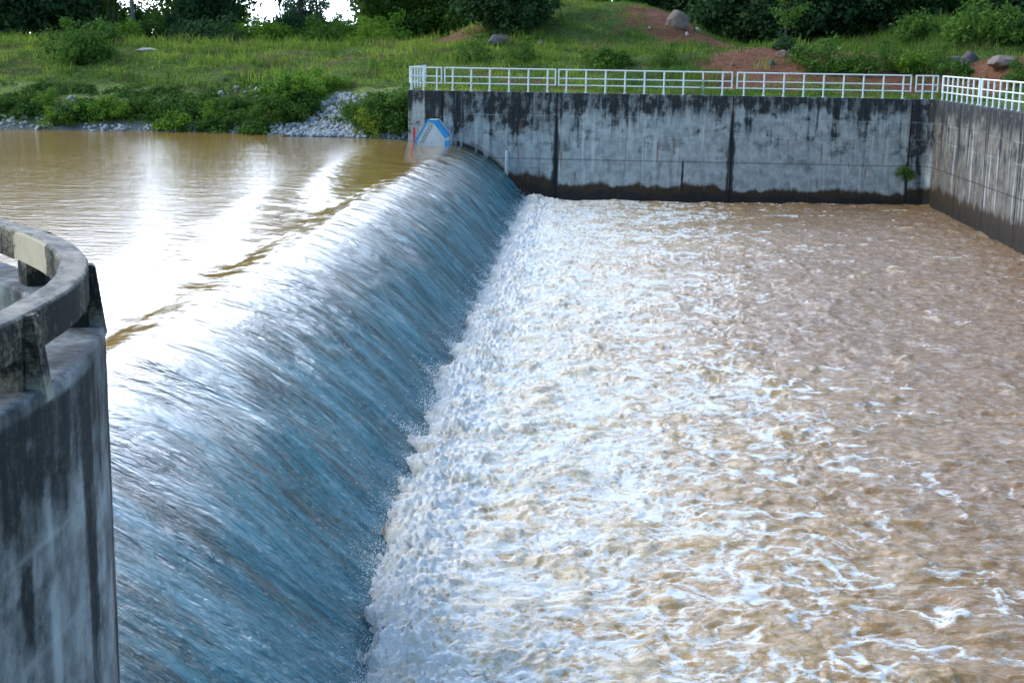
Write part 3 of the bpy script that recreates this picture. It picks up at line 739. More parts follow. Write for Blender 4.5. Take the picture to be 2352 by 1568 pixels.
def rail_attr(U, Z, Oo):
    top_ = Z > zt_-.008; ins = (Oo > ro+.25) & ~top_; out = (Oo < ro+.01)
    d = .55+.7*fbm(U*1.1, Z*.9, 4, 230)
    d = np.where(out, .88+.45*fbm(U*2.6, Z*1.5, 4, 232), d)
    d = np.where(top_, .42+.75*fbm(U*2.3, Oo*6, 5, 234, .65), d)
    d = np.where(ins, .6+.6*fbm(U*2.6, Z*1.5, 4, 236), d)
    s_ = U
    plaster = ins & (s_ > S_P0+.04*pn(Z*9, 0*Z, 2)) & (s_ < S_P1+.04*pn(Z*9, 0*Z, 3))
    d = np.where(plaster, 0, d)
    o_ = {k: np.zeros(U.size) for k in ('wet', 'rust', 'joint')}
    o_['dark'] = np.clip(d, 0, 1).ravel()
    o_['pale'] = np.where(top_, .35+.3*pn(U*4, Oo*9, 238), np.where(out, .5*sstep(.45, .7, fbm(U*2.5, Z*.4, 2, 239)), 0)).ravel()
    o_['plaster'] = plaster.astype(float).ravel()
    return o_
# the rail's own concrete: same mixture with one smooth buff plaster patch
t = NT('rail_concrete')
c = t.coord(); n1 = t.noise(c, 3, 6, .6); n2 = t.noise(c, 18, 5, .65); n3 = t.noise(c, 70, 3)
col = t.mix(t.ramp(n1, .35, .65), (.20, .155, .115), (.32, .265, .205))
d = t.math('ADD', t.attr('dark'), t.math('ADD', t.math('MULTIPLY', t.math('SUBTRACT', n2, .5), 1.5), t.math('MULTIPLY', t.math('SUBTRACT', n3, .5), .8)))
col = t.mix(t.ramp(d, .15, .85), col, (.022, .021, .021))
col = t.mix(t.math('MULTIPLY', t.attr('pale'), .5), col, (.42, .41, .40))
col = t.mix(t.attr('plaster'), col, t.mix(t.ramp(n1, .35, .7), (.52, .42, .32), (.44, .35, .265)))
M_rail = t.done(col, .88, t.bump(n3, .3, .006, t.bump(n2, .35, .02)), spec=.2)
sweep('concrete_rail', railp, 3.5, 24, .05, M_rail, rail_attr, seed=240, wob=.005)
def near_post(s, lab=None):
    mm = MB()
    def P(o_, ds, z): x, y = arc(np.array(s+ds), o_); return (float(x)+OFF[0], float(y)+OFF[1], z)
    w_ = .17
    mm.hexa([P(ro+.02, -w_, NZ-.02), P(ro+.02, w_, NZ-.02), P(ro+.25, w_, NZ-.02), P(ro+.25, -w_, NZ-.02)],
            [P(ro+.02, -w_, zb_+.02), P(ro+.02, w_, zb_+.02), P(ro+.25, w_, zb_+.02), P(ro+.25, -w_, zb_+.02)])
    me = mm.mesh('post_block')
    f_ = MB(); w2 = .085
    f_.hexa([P(-.02, -w2, NZ-.10), P(-.02, w2, NZ-.10), P(ro+.03, w2, NZ-.10), P(ro+.03, -w2, NZ-.10)],
            [P(ro-.055, -w2, zt_-.015), P(ro-.055, w2, zt_-.015), P(ro+.03, w2, zt_-.012), P(ro+.03, -w2, zt_-.012)])
    f2 = f_.mesh('buttress')
    import bmesh
    for m_, nm in ((me, 'post'), (f2, 'buttress')):
        bm = bmesh.new(); bm.from_mesh(m_)
        bmesh.ops.bevel(bm, geom=bm.edges[:], offset=.015, segments=2, affect='EDGES')
        bmesh.ops.subdivide_edges(bm, edges=[e for e in bm.edges if e.calc_length() > .15], cuts=4, use_grid_fill=True)
        bm.to_mesh(m_); bm.free()
        co = np.zeros(len(m_.vertices)*3); m_.vertices.foreach_get('co', co); co = co.reshape(-1, 3)
        dk = np.clip(.72+.5*fbm(co[:, 1]*3+s, co[:, 2]*3, 3, 250), 0, 1)
        pale = np.where((nm == 'buttress'), sstep(NZ+.12, NZ-.05, co[:, 2])*.9, 0*dk)
        dk = dk*(1-pale)
        for a_, v_ in (('dark', dk), ('pale', pale), ('plaster', 0*dk)):
            m_.attributes.new(a_, 'FLOAT', 'POINT').data.foreach_set('value', v_.astype(np.float32))
        m_.name = nm
    po = obj('post', me, M_rail, nw); obj('buttress', f2, M_rail, po)
s_n = float(np.interp(10.0, pl[:120, 1], al[:120]))
for k in (-1, 0, 1, 2, 3): near_post(s_n+k*2.5)
# ground inside the curve
ss = np.arange(3.6, 24, .4); gx_, gy_ = arc(ss, .45)
V = [(x, y, 4.25+.05*math.sin(y*3)) for x, y in zip(gx_, gy_)]+[(-30, y, 4.3) for y in gy_]
k = len(ss)
nb = obj('near_bank', raw_mesh('near_bank', V, [(i, i+1, k+i+1, k+i) for i in range(k-1)], {'soil': np.full(2*k, .2)}), M_ground)
tag(nb, kind='structure')

# ------------------------------------------------------------------ plants
def leaf_mesh(name, C, R, per, size, aspect=.5, flat=.0, seed=0, up=.3):
    """leaf quads strewn through clumps of centre C, radius R"""
    r = np.random.RandomState(seed)
    C = np.asarray(C, float); n_ = len(C)*per
    ci = np.repeat(np.arange(len(C)), per)
    d = r.normal(size=(n_, 3)); d /= np.linalg.norm(d, axis=1)[:, None]
    rr_ = r.rand(n_)**.55
    p = C[ci]+d*(np.asarray(R)[ci]*rr_)[:, None]*np.array([1, 1, .8])
    nrm = d*.6+r.normal(size=(n_, 3))*.6+np.array([0, 0, up]); nrm /= np.linalg.norm(nrm, axis=1)[:, None]
    a = np.cross(nrm, r.normal(size=(n_, 3))); a /= np.linalg.norm(a, axis=1)[:, None]
    b = np.cross(nrm, a)
    s_ = size*(.6+.8*r.rand(n_))[:, None]
    q = np.stack([p-a*s_*.5, p+b*s_*aspect*.5+nrm*s_*.06, p+a*s_*.5, p-b*s_*aspect*.5+nrm*s_*.06], 1)
    ct = r.rand(len(C))
    tint = np.clip(.55*ct[ci]+.45*r.rand(n_), 0, 1)
    return q.reshape(-1, 3), np.arange(n_*4).reshape(-1, 4), np.repeat(tint, 4)
def crown_clumps(r, n_, c, rad_, lo=None):
    out = []
    while len(out) < n_:
        d = r.normal(size=3); d /= np.linalg.norm(d)
        p = np.array(c)+d*np.array(rad_)*(.35+.65*r.rand()**.5)*(1+.18*math.sin(5*d[0]+3*d[1]+c[2]))
        if lo is None or p[2] > lo: out.append(p)
    return out
def tree_kind(seed, c, rad_, n_, per, leaf, lr, trunk_r, trunk_h, limbs, lo=.5, extra=()):
    r = np.random.RandomState(seed)
    C = crown_clumps(r, n_, c, rad_, lo)
    for (ec, er, en) in extra: C += crown_clumps(r, en, ec, er, .2)
    Rr = lr*(.6+.8*r.rand(len(C)))
    V, Fq, tint = leaf_mesh('crown', C, Rr, per, leaf, seed=seed)
    cm = raw_mesh('crown', V, Fq, {'tint': tint}, smooth=False)
    tb = MB()
    ax = [np.array([.25*math.sin(1.3*k+seed)*k/6, .25*math.cos(1.7*k+seed)*k/6, trunk_h*k/6-.4*(k == 0)]) for k in range(7)]
    tb.tube(ax, [trunk_r*(1.25 if k == 0 else 1-.12*k) for k in range(7)], 9)
    for k in range(limbs):
        q = C[r.randint(len(C))]; st = ax[2+k % 5]
        if q[2] < st[2]-1: continue
        mid = .5*(st+q)+np.array([0, 0, .35])
        tb.tube([st, mid, q], [trunk_r*.45, trunk_r*.28, trunk_r*.1], 6)
    return cm, tb.mesh('trunk', True)
KIND = {
 'dense': tree_kind(301, (0, 0, 6.6), (3.8, 3.8, 5.8), 110, 75, .36, 1.0, .22, 7, 14, .4, (((0, 0, 1.8), (3.4, 3.0, 1.7), 60),)),
 'dense2': tree_kind(302, (0, 0, 6.2), (3.6, 3.4, 5.5), 100, 75, .34, .95, .2, 6, 12, .3, (((0, 0, 1.6), (3.3, 2.8, 1.6), 60),)),
 'leggy': tree_kind(303, (0, 0, 6.6), (3.0, 3.0, 3.9), 62, 75, .36, .85, .15, 7, 16, 2.1, (((0, 0, 1.0), (2.4, 2.0, .9), 22),)),
 'tall': tree_kind(304, (.5, 0, 13.5), (2.4, 2.4, 2.6), 36, 55, .34, .8, .2, 13, 8, 10),
 'slim': tree_kind(305, (0, 0, 12.5), (1.5, 1.5, 3.2), 24, 50, .32, .7, .09, 12, 6, 8),
 'broad': tree_kind(306, (0, 0, 4.4), (3.9, 3.2, 4.2), 90, 85, .30, .9, .28, 6, 14, .35, (((0, 0, 1.9), (3.5, 2.4, 1.6), 95),)),
 'sapling': tree_kind(307, (0, 0, 2.6), (.8, .8, 1.3), 22, 40, .2, .4, .05, 3, 8, 1.4, (((0, 0, .5), (.75, .6, .35), 9),)),
}
def tree(px, Yd, kind, sc, mat, label, group, bark=M_bark, dz=0., rot=None, parts=True):
    if px < 1050 and Yd < 120: Yd += 5
    X_ = at(px, 100, Yd)[0]
    z = float(terr(X_, Yd))-.15+dz
    o = empty('tree', label, 'tree', (X_, Yd, z), group)
    o.scale = (sc, sc, max(sc, 1.1) if (px < 1000 and kind in (D, D2, LG) and sc > .5) else sc); o.rotation_euler = (0, 0, rnd.random()*6.28 if rot is None else rot)
    for nm, me, mt in (('crown', KIND[kind][0], mat), ('trunk', KIND[kind][1], bark)):
        key = (kind, nm, mt.name)
        if key not in MC:
            q = me.copy(); q.materials.clear(); q.materials.append(mt); MC[key] = q
        c_ = bpy.data.objects.new(nm, MC[key]); COL.objects.link(c_); c_.parent = o
    return o
MC = {}
G1 = 'trees along the crest of the far bank'
D, D2, LG, TL, SL, BR, SP = 'dense', 'dense2', 'leggy', 'tall', 'slim', 'broad', 'sapling'
for a in (
 (-70, 101, D, 1.3, M_leaf_dark, 'dark leafy tree cut by the left edge of the picture, above the far bank'),
 (20, 98, D, 1.25, M_leaf_dark, 'dark dense tree at the far left, leafy down to the bank crest'),
 (95, 100, D2, 1.35, M_leaf_dark, 'dark tree just right of the leftmost dark tree on the bank crest'),
 (165, 106, D, .75, M_leaf_dark, 'shaded tree at the right end of the dark clump in the top left corner'),
 (222, 108, D2, .42, M_leaf_mid, 'small mid-green tree left of the thin bare trunks'),
 (258, 104, SL, 1.0, M_leaf_dark, 'thin bare trunk left of the thick pale trunk, the left one of two'),
 (271, 105, SL, 1.1, M_leaf_dark, 'thin bare trunk left of the thick pale trunk, the right one of two'),
 (305, 102, TL, 1.0, M_leaf_dark, 'tall tree with a thick pale grey trunk standing against the white sky'),
 (425, 101, LG, .8, M_leaf_dark, 'dark tree just right of the sky gap beside the pale trunk'),
 (462, 100, D2, .85, M_leaf_dark, 'dense dark tree in the middle of the left tree line'),
 (508, 104, LG, .6, M_leaf_dark, 'dark tree beside the second sky gap, on its left'),
 (645, 101, LG, .6, M_leaf_dark, 'slender dark tree with visible trunk right of the second sky gap'),
 (690, 102, LG, .85, M_leaf_dark, 'spreading dark tree with a bare lower trunk over sunlit bushes'),
 (728, 106, LG, .55, M_leaf_dark, 'dark tree left of the last sky gap before the mound'),
 (880, 114, D2, .8, M_leaf_mid, 'mid-green tree left of the mound, behind the bright bushes'),
 (940, 118, D, 1.0, M_leaf_mid, 'green tree standing behind the left flank of the mound'),
 (1020, 114, D2, 1.0, M_leaf_mid, 'green tree showing between the mound and the big dark tree'),
 (1170, 96, BR, 1.0, M_leaf_dark, 'big broad dark tree in front of the mound, its leaves touching the boulders'),
 (1330, 124, D, 1.0, M_leaf_mid, 'tree behind the top of the mound, right of the big dark tree'),
 (1480, 126, D2, 1.1, M_leaf_dark, 'tree behind the middle of the mound top'),
 (1590, 124, D, 1.1, M_leaf_dark, 'tree behind the mound, above the large pinkish boulder'),
 (1680, 116, D, 1.2, M_leaf_dark, 'dark tree at the left end of the right-hand wood'),
 (1770, 113, D2, 1.2, M_leaf_dark, 'dark tree in the right-hand wood, behind the sapling'),
 (1855, 112, D, 1.2, M_leaf_dark, 'dark tree in the right-hand wood, just right of the sapling'),
 (1940, 114, D2, 1.3, M_leaf_dark, 'dark tree in the right-hand wood above the flat white rock'),
 (2030, 111, D, 1.2, M_leaf_dark, 'dark tree in the middle of the right-hand wood'),
 (2120, 113, D2, 1.3, M_leaf_dark, 'dark tree in the right-hand wood, left of the grey boulder'),
 (2205, 110, D, 1.2, M_leaf_dark, 'dark tree in the right-hand wood above the grey boulder'),
 (2290, 112, D2, 1.3, M_leaf_dark, 'dark tree above the long flat boulder at the right'),
 (2375, 110, D, 1.3, M_leaf_dark, 'dark tree cut by the right edge of the picture'),
 (1807, 92, SP, 1.15, M_leaf_mid, 'thin young tree with a leafy base standing on the reddish slope'),
):
    tree(*a, 'trees along the crest of the far bank', bark=M_bark_pale if a[2] == TL else M_bark)
# trees farther off, seen through the gaps
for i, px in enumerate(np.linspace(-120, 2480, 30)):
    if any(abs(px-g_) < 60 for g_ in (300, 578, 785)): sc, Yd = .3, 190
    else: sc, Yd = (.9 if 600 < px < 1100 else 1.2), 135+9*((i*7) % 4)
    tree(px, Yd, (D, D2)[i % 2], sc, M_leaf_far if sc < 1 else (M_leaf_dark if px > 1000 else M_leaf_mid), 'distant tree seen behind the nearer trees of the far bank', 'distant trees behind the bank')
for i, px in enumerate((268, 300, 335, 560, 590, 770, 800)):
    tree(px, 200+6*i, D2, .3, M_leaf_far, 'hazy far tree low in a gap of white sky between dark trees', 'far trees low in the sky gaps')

def shrub_mesh(seed, n_, rad_, per, leaf, lr, asp=.5):
    r = np.random.RandomState(seed)
    C = [p for p in crown_clumps(r, n_*2, (0, 0, .15*rad_[2]), rad_, .05*rad_[2])][:n_]
    V, Fq, tint = leaf_mesh('shrub', C, lr*(.6+.8*r.rand(n_)), per, leaf, asp, seed=seed)
    tb = MB()
    for p in C[:14]: tb.tube([(0, 0, -.15), (p[0]*.5, p[1]*.5, p[2]*.6), tuple(p)], [.025, .018, .006], 5)
    tv = np.array(tb.v); tf = [f for f in tb.f if len(f) == 4]
    return raw_mesh('shrub', np.concatenate([V, tv]), np.concatenate([Fq, np.array(tf)+len(V)]), {'tint': np.concatenate([tint, np.zeros(len(tv))])}, smooth=False)
SH = [shrub_mesh(400+k, (26, 34, 22, 30)[k], ((1.1, 1.0, .9), (1.4, 1.0, .75), (.85, .85, 1.1), (1.2, 1.1, 1.0))[k], 60, (.17, .16, .15, .18)[k], .42, (.5, .6, .3, .45)[k]) for k in range(4)]
_sm = {}
def shrub(px, py, k, sc, mat, label, group, sz=1.):
    x, y, z = hit(px, py)
    key = (k, mat.name)
    if key not in _sm:
        q = SH[k].copy(); q.materials.clear(); q.materials.append(mat); _sm[key] = q
    o = bpy.data.objects.new('shrub', _sm[key]); COL.objects.link(o)
    o.location = (x, y, z-.05); o.scale = (sc, sc, sc*sz); o.rotation_euler = (0, 0, rnd.random()*6.28)
    return tag(o, label, 'shrub', group)
LB = 'bushes on the lower slope above the waterline'
B, MD, DK, YL = M_leaf_bright, M_leaf_mid, M_leaf_dark, M_leaf_yellow
low = [(18, 252, 0, .8, MD), (70, 262, 1, .8, MD), (110, 240, 2, .8, B), (128, 290, 2, .9, B), (175, 272, 1, .95, MD), (215, 270, 0, .9, B), (262, 262, 3, .9, B), (330, 255, 0, .8, MD), (375, 268, 1, 1., MD), (398, 295, 0, 1.05, B), (452, 262, 3, 1., MD),
       (488, 282, 2, 1., B), (498, 300, 1, 1., MD), (545, 256, 0, .9, MD), (568, 285, 3, .8, MD), (590, 305, 1, .95, MD), (640, 262, 3, 1.05, MD), (665, 275, 0, .9, MD), (655, 232, 0, 1.25, B), (705, 214, 3, 1.2, B), (688, 246, 1, 1.0, MD), (765, 204, 0, .8, B)]
ordw = ['first', 'second', 'third', 'fourth', 'fifth', 'sixth', 'seventh', 'eighth', 'ninth', 'tenth', 'eleventh', 'twelfth', 'thirteenth', 'fourteenth', 'fifteenth', 'sixteenth', 'seventeenth', 'eighteenth', 'nineteenth', 'twentieth']
mset = {}
for (px, py, k, sc, mt) in sorted(low):
    tone = 'bright green' if mt is B else 'mid-green'
    mset[tone] = mset.get(tone, 0)+1
    shrub(px, py, k, sc, mt, f'{ordw[mset[tone]-1]} {tone} bush from the left on the slope just above the waterline', LB, .9)
shrub(846, 312, 2, .95, YL, 'yellow-green shrub at the water edge right of the white stone heap', LB, 1.1)
dk = [(838, 285, 3, 1.), (880, 300, 0, 1.1), (905, 285, 3, 1.2), (925, 262, 0, 1.1), (880, 258, 1, 1.1), (920, 300, 1, 1.0), (850, 262, 2, .9)]
for px, py, k, sc in dk:
    shrub(px, py, k, sc, MD, 'deep green bush packed against the left end of the far wall', 'bushes packed against the wall end')
HB = 'bushes on the crest of the far bank'
for i, (px, py, k, sc, mt) in enumerate([(150, 120, 2, 1.5, MD), (185, 150, 0, 1.3, MD), (215, 132, 3, 1.4, MD), (240, 100, 0, 1.4, MD), (290, 95, 3, 1.2, B), (330, 92, 0, 1.3, MD), (385, 92, 3, 1.3, MD), (440, 96, 1, 1.6, DK), (500, 100, 3, 1.4, DK), (540, 95, 0, 1.3, MD),
      (585, 98, 3, 1.3, B), (630, 98, 0, 1.3, B), (690, 96, 1, 1.3, B), (735, 98, 3, 1.4, MD), (775, 98, 0, 1.4, B), (800, 100, 3, 1.5, B), (850, 100, 2, 1.4, B), (890, 96, 3, 1.7, B), (930, 92, 0, 1.5, B), (968, 72, 3, 1.3, B)]):
    tone = {B: 'bright sunlit', MD: 'mid-green', DK: 'dark'}[mt]
    shrub(px, py, k, sc, mt, f'{tone} bush under the left tree line, {ordw[i]} in its row from the left', HB)
RB = 'bushes on the reddish slope behind the railings'
for px, py, k, sc, mt, lb in ((1885, 162, 3, 1.35, MD, 'round bush on the reddish scarp below the flat white rock'), (1975, 166, 0, 1.05, MD, 'smaller bush right of the round bush on the reddish scarp'), (2040, 160, 2, 1.3, MD, 'loose grey-green bush left of the grey boulder'),
      (2090, 165, 0, 1.1, B, 'brighter bush behind the corner of the railings'), (2150, 165, 2, 1.2, MD, 'leafy bush behind the corner railing, right of the brighter bush'), (1800, 112, 0, .7, DK, 'low dark bush at the foot of the thin young tree'),
      (1400, 150, 1, 1.1, MD, 'low bush behind the middle of the long railing'), (1530, 150, 2, 1.0, MD, 'grassy bush behind the railing with vines'), (1090, 140, 2, 1.2, MD, 'weedy bush behind the six-post railing'), (1200, 140, 2, 1.1, MD, 'weedy bush below the big dark tree'),
      (2250, 92, 3, 1.8, MD, 'broad bush above the grey boulder at the right'), (2120, 95, 0, 1.7, MD, 'broad bush in the tall grass left of the grey boulder'), (1990, 90, 3, 1.5, MD, 'bush in the tall grass above the flat white rock'), (2340, 100, 0, 1.6, MD, 'bush in the tall grass at the right edge'),
      (1690, 60, 3, 1.3, MD, 'bush on the right flank of the mound, near its top'), (1740, 75, 0, 1.3, MD, 'bush on the right flank of the mound, lower down'), (1860, 85, 2, 1.5, B, 'bright bush below the right-hand wood, right of the young tree'), (2200, 178, 0, .9, MD, 'bush behind the first railing of the right-hand wall'), (2345, 190, 3, .9, MD, 'bush behind the right-hand wall at the picture edge')):
    shrub(px, py, k, sc, mt, lb, RB)
# plant rooted in the wall joint, vine on a rail post
o = bpy.data.objects.new('wall_plant', _sm[(0, 'mid_leaves')]); COL.objects.link(o)
x, z = wpx(2080, 405); o.location = (x, WY-.05, z-.1); o.scale = (.42, .35, .6); tag(o, 'small dark green plant growing out of the far wall near its right corner', 'plant')
o = bpy.data.objects.new('vine', _sm[(2, 'bright_leaves')] if (2, 'bright_leaves') in _sm else SH[2]); COL.objects.link(o)
o.location = (bx_(1614.6), RYP, ZT); o.scale = (.12, .12, .85); tag(o, 'green vine climbing a post of the middle railing', 'plant')

# ------------------------------------------------------------------ stones
def rock_mesh(seed, sub=3, flat=.75, jag=.28):
    import bmesh
    bm = bmesh.new(); bmesh.ops.create_icosphere(bm, subdivisions=sub, radius=1)
    r = np.random.RandomState(seed)
    pl_ = r.normal(size=(11, 3)); pl_ /= np.linalg.norm(pl_, axis=1)[:, None]; h = .62+.3*r.rand(11)
    for v in bm.verts:
        p = np.array(v.co)
        for n_, hh in zip(pl_, h):
            d = p@n_
            if d > hh: p = p-n_*(d-hh)*.92
        q = 1+jag*.35*float(fbm(np.array(p[0]*1.8+seed), np.array(p[1]*1.8+p[2]*1.3), 3, seed))
        v.co = p*q*np.array([1, .85, flat])
    me = bpy.data.meshes.new('rock'); bm.to_mesh(me); bm.free()
    return me
ST = [rock_mesh(500+k, 2, .7) for k in range(7)]
for m_ in ST: m_.materials.append(M_stone)
def stones(n_, box, smin, smax, label, group, key):
    c_ = 0
    while c_ < n_:
        px = box[0]+(box[2]-box[0])*rnd.random(); py = box[1]+(box[3]-box[1])*rnd.random()
        if not key(px, py): continue
        x, y, z = hit(px, py)
        s_ = smin+(smax-smin)*rnd.random()**1.8
        o = bpy.data.objects.new('stone', rnd.choice(ST)); COL.objects.link(o)
        o.location = (x, y, z+s_*.15); o.scale = (s_*(.8+.5*rnd.random()), s_, s_*(.8+.4*rnd.random()))
        o.rotation_euler = (rnd.uniform(-.6, .6), rnd.uniform(-.6, .6), rnd.random()*6.28)
        tag(o, label, 'stone', group); c_ += 1
stones(150, (690, 215, 845, 313), .11, .24, 'pale grey stone in the heap left of the yellow-green shrub', 'stones of the pale heap', lambda x, y: (x-690)/150. > abs((y-(300-.62*(x-690)*.9))/120.)-.18 and y > 312-1.0*(x-672))
stones(62, (590, 286, 835, 315), .10, .22, 'pale stone along the waterline left of the stone heap', 'stones at the waterline', lambda x, y: rnd.random() < .9)
stones(36, (235, 270, 600, 303), .09, .2, 'pale stone at the waterline below the green bushes', 'stones below the bushes', lambda x, y: rnd.random() < .9 and (abs(x-265) < 45 or abs(x-350) < 60 or x > 430) and y > 288-.0*x)
stones(26, (0, 262, 120, 298), .10, .22, 'pale stone at the waterline by the left edge of the picture', 'stones at the far left waterline', lambda x, y: True)
stones(20, (120, 205, 300, 262), .09, .2, 'pale stone on the lower slope under the left trees', 'stones scattered on the left slope', lambda x, y: True)
stones(16, (490, 202, 640, 225), .07, .17, 'pale stone on the bench edge above the middle bushes', 'stones on the bench edge', lambda x, y: True)
stones(20, (880, 296, 938, 316), .10, .22, 'grey stone at the waterline beside the left end of the far wall', 'stones beside the wall end', lambda x, y: True)
def rubble():
    vs, fs, b0 = [], [], 0
    rk = [rock_mesh(560+k, 1, .7) for k in range(4)]
    dat = []
    for m_ in rk:
        co = np.zeros(len(m_.vertices)*3); m_.vertices.foreach_get('co', co)
        dat.append((co.reshape(-1, 3), np.array([list(p.vertices) for p in m_.polygons])))
    r = np.random.RandomState(570); n_ = 0
    while n_ < 2600:
        if r.rand() < .25:
            px = 690+155*r.rand(); py = 215+98*r.rand()
            if not ((px-690)/150. > abs((py-(300-.56*(px-690)))/120.)-.18 and py > 312-1.0*(px-672)): continue
            x, y, z = hit(px, py)
        else:
            x = -46+36.2*r.rand()
            if x < -19.5 and (r.rand() < .72 or pn(x*.5, 0., 571) < 0): n_ += .6; continue
            y = float(shore(np.array([x]))[0])+abs(r.normal(.25, .55)); z = float(terr(x, y))
        co, f_ = dat[r.randint(4)]; s_ = .05+.10*r.rand()**2; a_ = r.rand()*6.28
        q = co*s_*(.7+.6*r.rand(3)); q = np.stack([q[:, 0]*math.cos(a_)-q[:, 1]*math.sin(a_), q[:, 0]*math.sin(a_)+q[:, 1]*math.cos(a_), q[:, 2]], -1)
        vs.append(q+np.array([x, y, z+s_*.2])); fs.append(f_+b0); b0 += len(co); n_ += 1
    o = obj('rubble', raw_mesh('rubble', np.concatenate(vs), np.concatenate(fs), smooth=False), M_stone)
    tag(o, 'small grey rubble lying between the larger stones along the waterline', 'rubble', kind='stuff')
rubble()
BO = [rock_mesh(540+k, 3, .8, .4) for k in range(5)]
_bm = {}
def boulder(px, py, wpx_, hpx, k, mat, label, name='boulder'):
    x, y, z = hit(px, py)
    s_ = F/(y*.978+7)
    s_ = F/(y*.978)
    w_, h_ = wpx_/s_/2, hpx/s_
    key = (k, mat.name)
    if key not in _bm:
        q = BO[k].copy(); q.materials.append(mat); _bm[key] = q
    o = bpy.data.objects.new(name, _bm[key]); COL.objects.link(o)
    o.location = (x, y+w_*.4, z+h_*.3); o.scale = (w_*1.1, w_*.9, h_*.85); o.rotation_euler = (0, 0, k*.7)
    tag(o, label, 'rock', 'rocks on the far slopes')
for a in ((1552, 62, 56, 40, 0, M_boulder, 'large pinkish boulder near the top of the mound'), (1148, 102, 66, 24, 1, M_boulder_grey, 'long grey boulder under the big dark tree'), (1101, 103, 24, 22, 2, M_boulder, 'upright brown boulder left of the long grey boulder'),
          (1242, 103, 22, 10, 3, M_boulder, 'small brown rock right of the long grey boulder'), (831, 92, 26, 18, 4, M_boulder, 'pinkish boulder among the bright bushes left of the mound'), (1010, 50, 10, 12, 0, M_boulder, 'small rock on the reddish left flank of the mound'),
          (1935, 118, 30, 10, 1, M_rock_pale, 'flat white rock on the crest of the reddish scarp'), (1603, 72, 16, 10, 2, M_rock_pale, 'small pale rock right of the large pinkish boulder'), (1578, 82, 12, 8, 3, M_rock_pale, 'small pale rock below the large pinkish boulder'),
          (2190, 148, 48, 20, 4, M_boulder_grey, 'grey boulder in the grass at the right, lower one'), (2225, 145, 40, 28, 0, M_boulder_grey, 'brown-grey boulder in the grass at the right, taller one'), (2312, 152, 90, 24, 1, M_boulder, 'long flat brown boulder near the right edge'),
          (1683, 150, 12, 9, 2, M_boulder, 'small orange-brown rock behind the railing'), (1772, 150, 17, 13, 3, M_boulder_grey, 'grey rock on the reddish scarp'), (335, 118, 50, 8, 1, M_rock_pale, 'flat pale slab on the crest of the left bank'),
          (1795, 130, 26, 16, 4, M_boulder, 'brown rock at the top of the reddish scarp'), (513, 188, 11, 9, 0, M_boulder_grey, 'dark round rock on the left grassy slope'), (1492, 66, 7, 6, 1, M_rock_pale, 'tiny white rock on the mound left of the large boulder')):
    boulder(*a)

# ------------------------------------------------------------------ grass and creepers
def grass(name, n_, x0, x1, y0, y1, hmin, hmax, wdt, keep, label, seed, mat=M_grass):
    r = np.random.RandomState(seed)
    x = x0+(x1-x0)*r.rand(n_); y = y0+(y1-y0)*r.rand(n_)
    k_ = keep(x, y, r.rand(n_)); x, y = x[k_], y[k_]; n_ = len(x)
    z = terr(x, y)-.03
    h = (hmin+(hmax-hmin)*r.rand(n_)**1.6)*(.75+.6*np.clip(fbm(x*.5, y*.5, 3, seed), -.6, 1))
    a = r.rand(n_)*6.283; lean = h*(.15+.5*r.rand(n_)); la = r.rand(n_)*6.283
    wx_ = np.cos(a)*wdt*(.6+.8*r.rand(n_)); wy_ = np.sin(a)*wdt
    base = np.stack([x, y, z], -1); side = np.stack([wx_, wy_, 0*x], -1)
    mid = base+np.stack([np.cos(la)*lean*.3, np.sin(la)*lean*.3, h*.6], -1)
    tip = base+np.stack([np.cos(la)*lean, np.sin(la)*lean, h], -1)
    V = np.stack([base-side*.5, base+side*.5, mid+side*.4, tip, mid-side*.4], 1)
    i = np.arange(n_)[:, None]*5
    Fc = np.concatenate([i+np.array([[0, 1, 2]]), i+np.array([[0, 2, 4]]), i+np.array([[4, 2, 3]])])
    dry = np.clip(sstep(.12, .5, fbm(x*.35, y*.7, 4, seed+5))*(.4+r.rand(n_)), 0, .9)
    tint = np.clip(.42+.75*fbm(x*.28, y*.5, 4, seed+1)+.3*(r.rand(n_)-.5)-.35*sstep(-5, 5, x), 0, 1)
    tag(obj(name, raw_mesh(name, V.reshape(-1, 3), Fc, {'tint': np.repeat(tint, 5), 'dry': np.repeat(dry, 5)}, smooth=False), mat), label, 'grass', kind='stuff')
def bare(x, y): return soilmask(x, y)
inview = lambda x, y: (x > -.475*y-3) & (x < .30*y+2)
land = lambda x, y: np.where(x < -9.5, y > shore(x)+.5, y > 71.05)
grass('grass', 330000, -50, 34, 71, 116, .10, .34, .05, lambda x, y, q: inview(x, y) & land(x, y) & (q > bare(x, y)*1.25-.12) & (q > .75*(((np.abs(y-76.0) < .7) & (x < -9)) | ((np.abs(y-89.3) < 1.0) & (x < 2)))), 'short green grass covering the far bank and mound', 601)
grass('tall_grass', 90000, -50, 34, 74, 116, .35, .95, .055, lambda x, y, q: inview(x, y) & (fbm(x*.3, y*.45, 3, 610) > .02+.35*bare(x, y)-.25*np.exp(-((y-88)/2.5)**2)-.5*((x > 12) & (y > 88))) & ~((y > 75.2) & (y < 77.2)) & (np.exp(-(np.abs((x+1.6)/7.5)**4+np.abs((y-103)/8.)**3)) < .5), 'tall weeds and long grass in clumps on the far bank', 602)
r = np.random.RandomState(620)
n_ = 5200
x = -44+34*r.rand(n_); y = shore(x)+.5+4.2*r.rand(n_)
hx = at(768, 260, 73)[0]
k_ = (fbm(x*.5, y*.6, 3, 622) > .0) & (y > shore(x)+1.0+.7*fbm(x*.8, 0*x, 2, 625)) & ~((np.abs(x-hx-.25*(y-73)) < 2.0)); x, y = x[k_], y[k_]
C = np.stack([x, y, terr(x, y)+.08], -1)
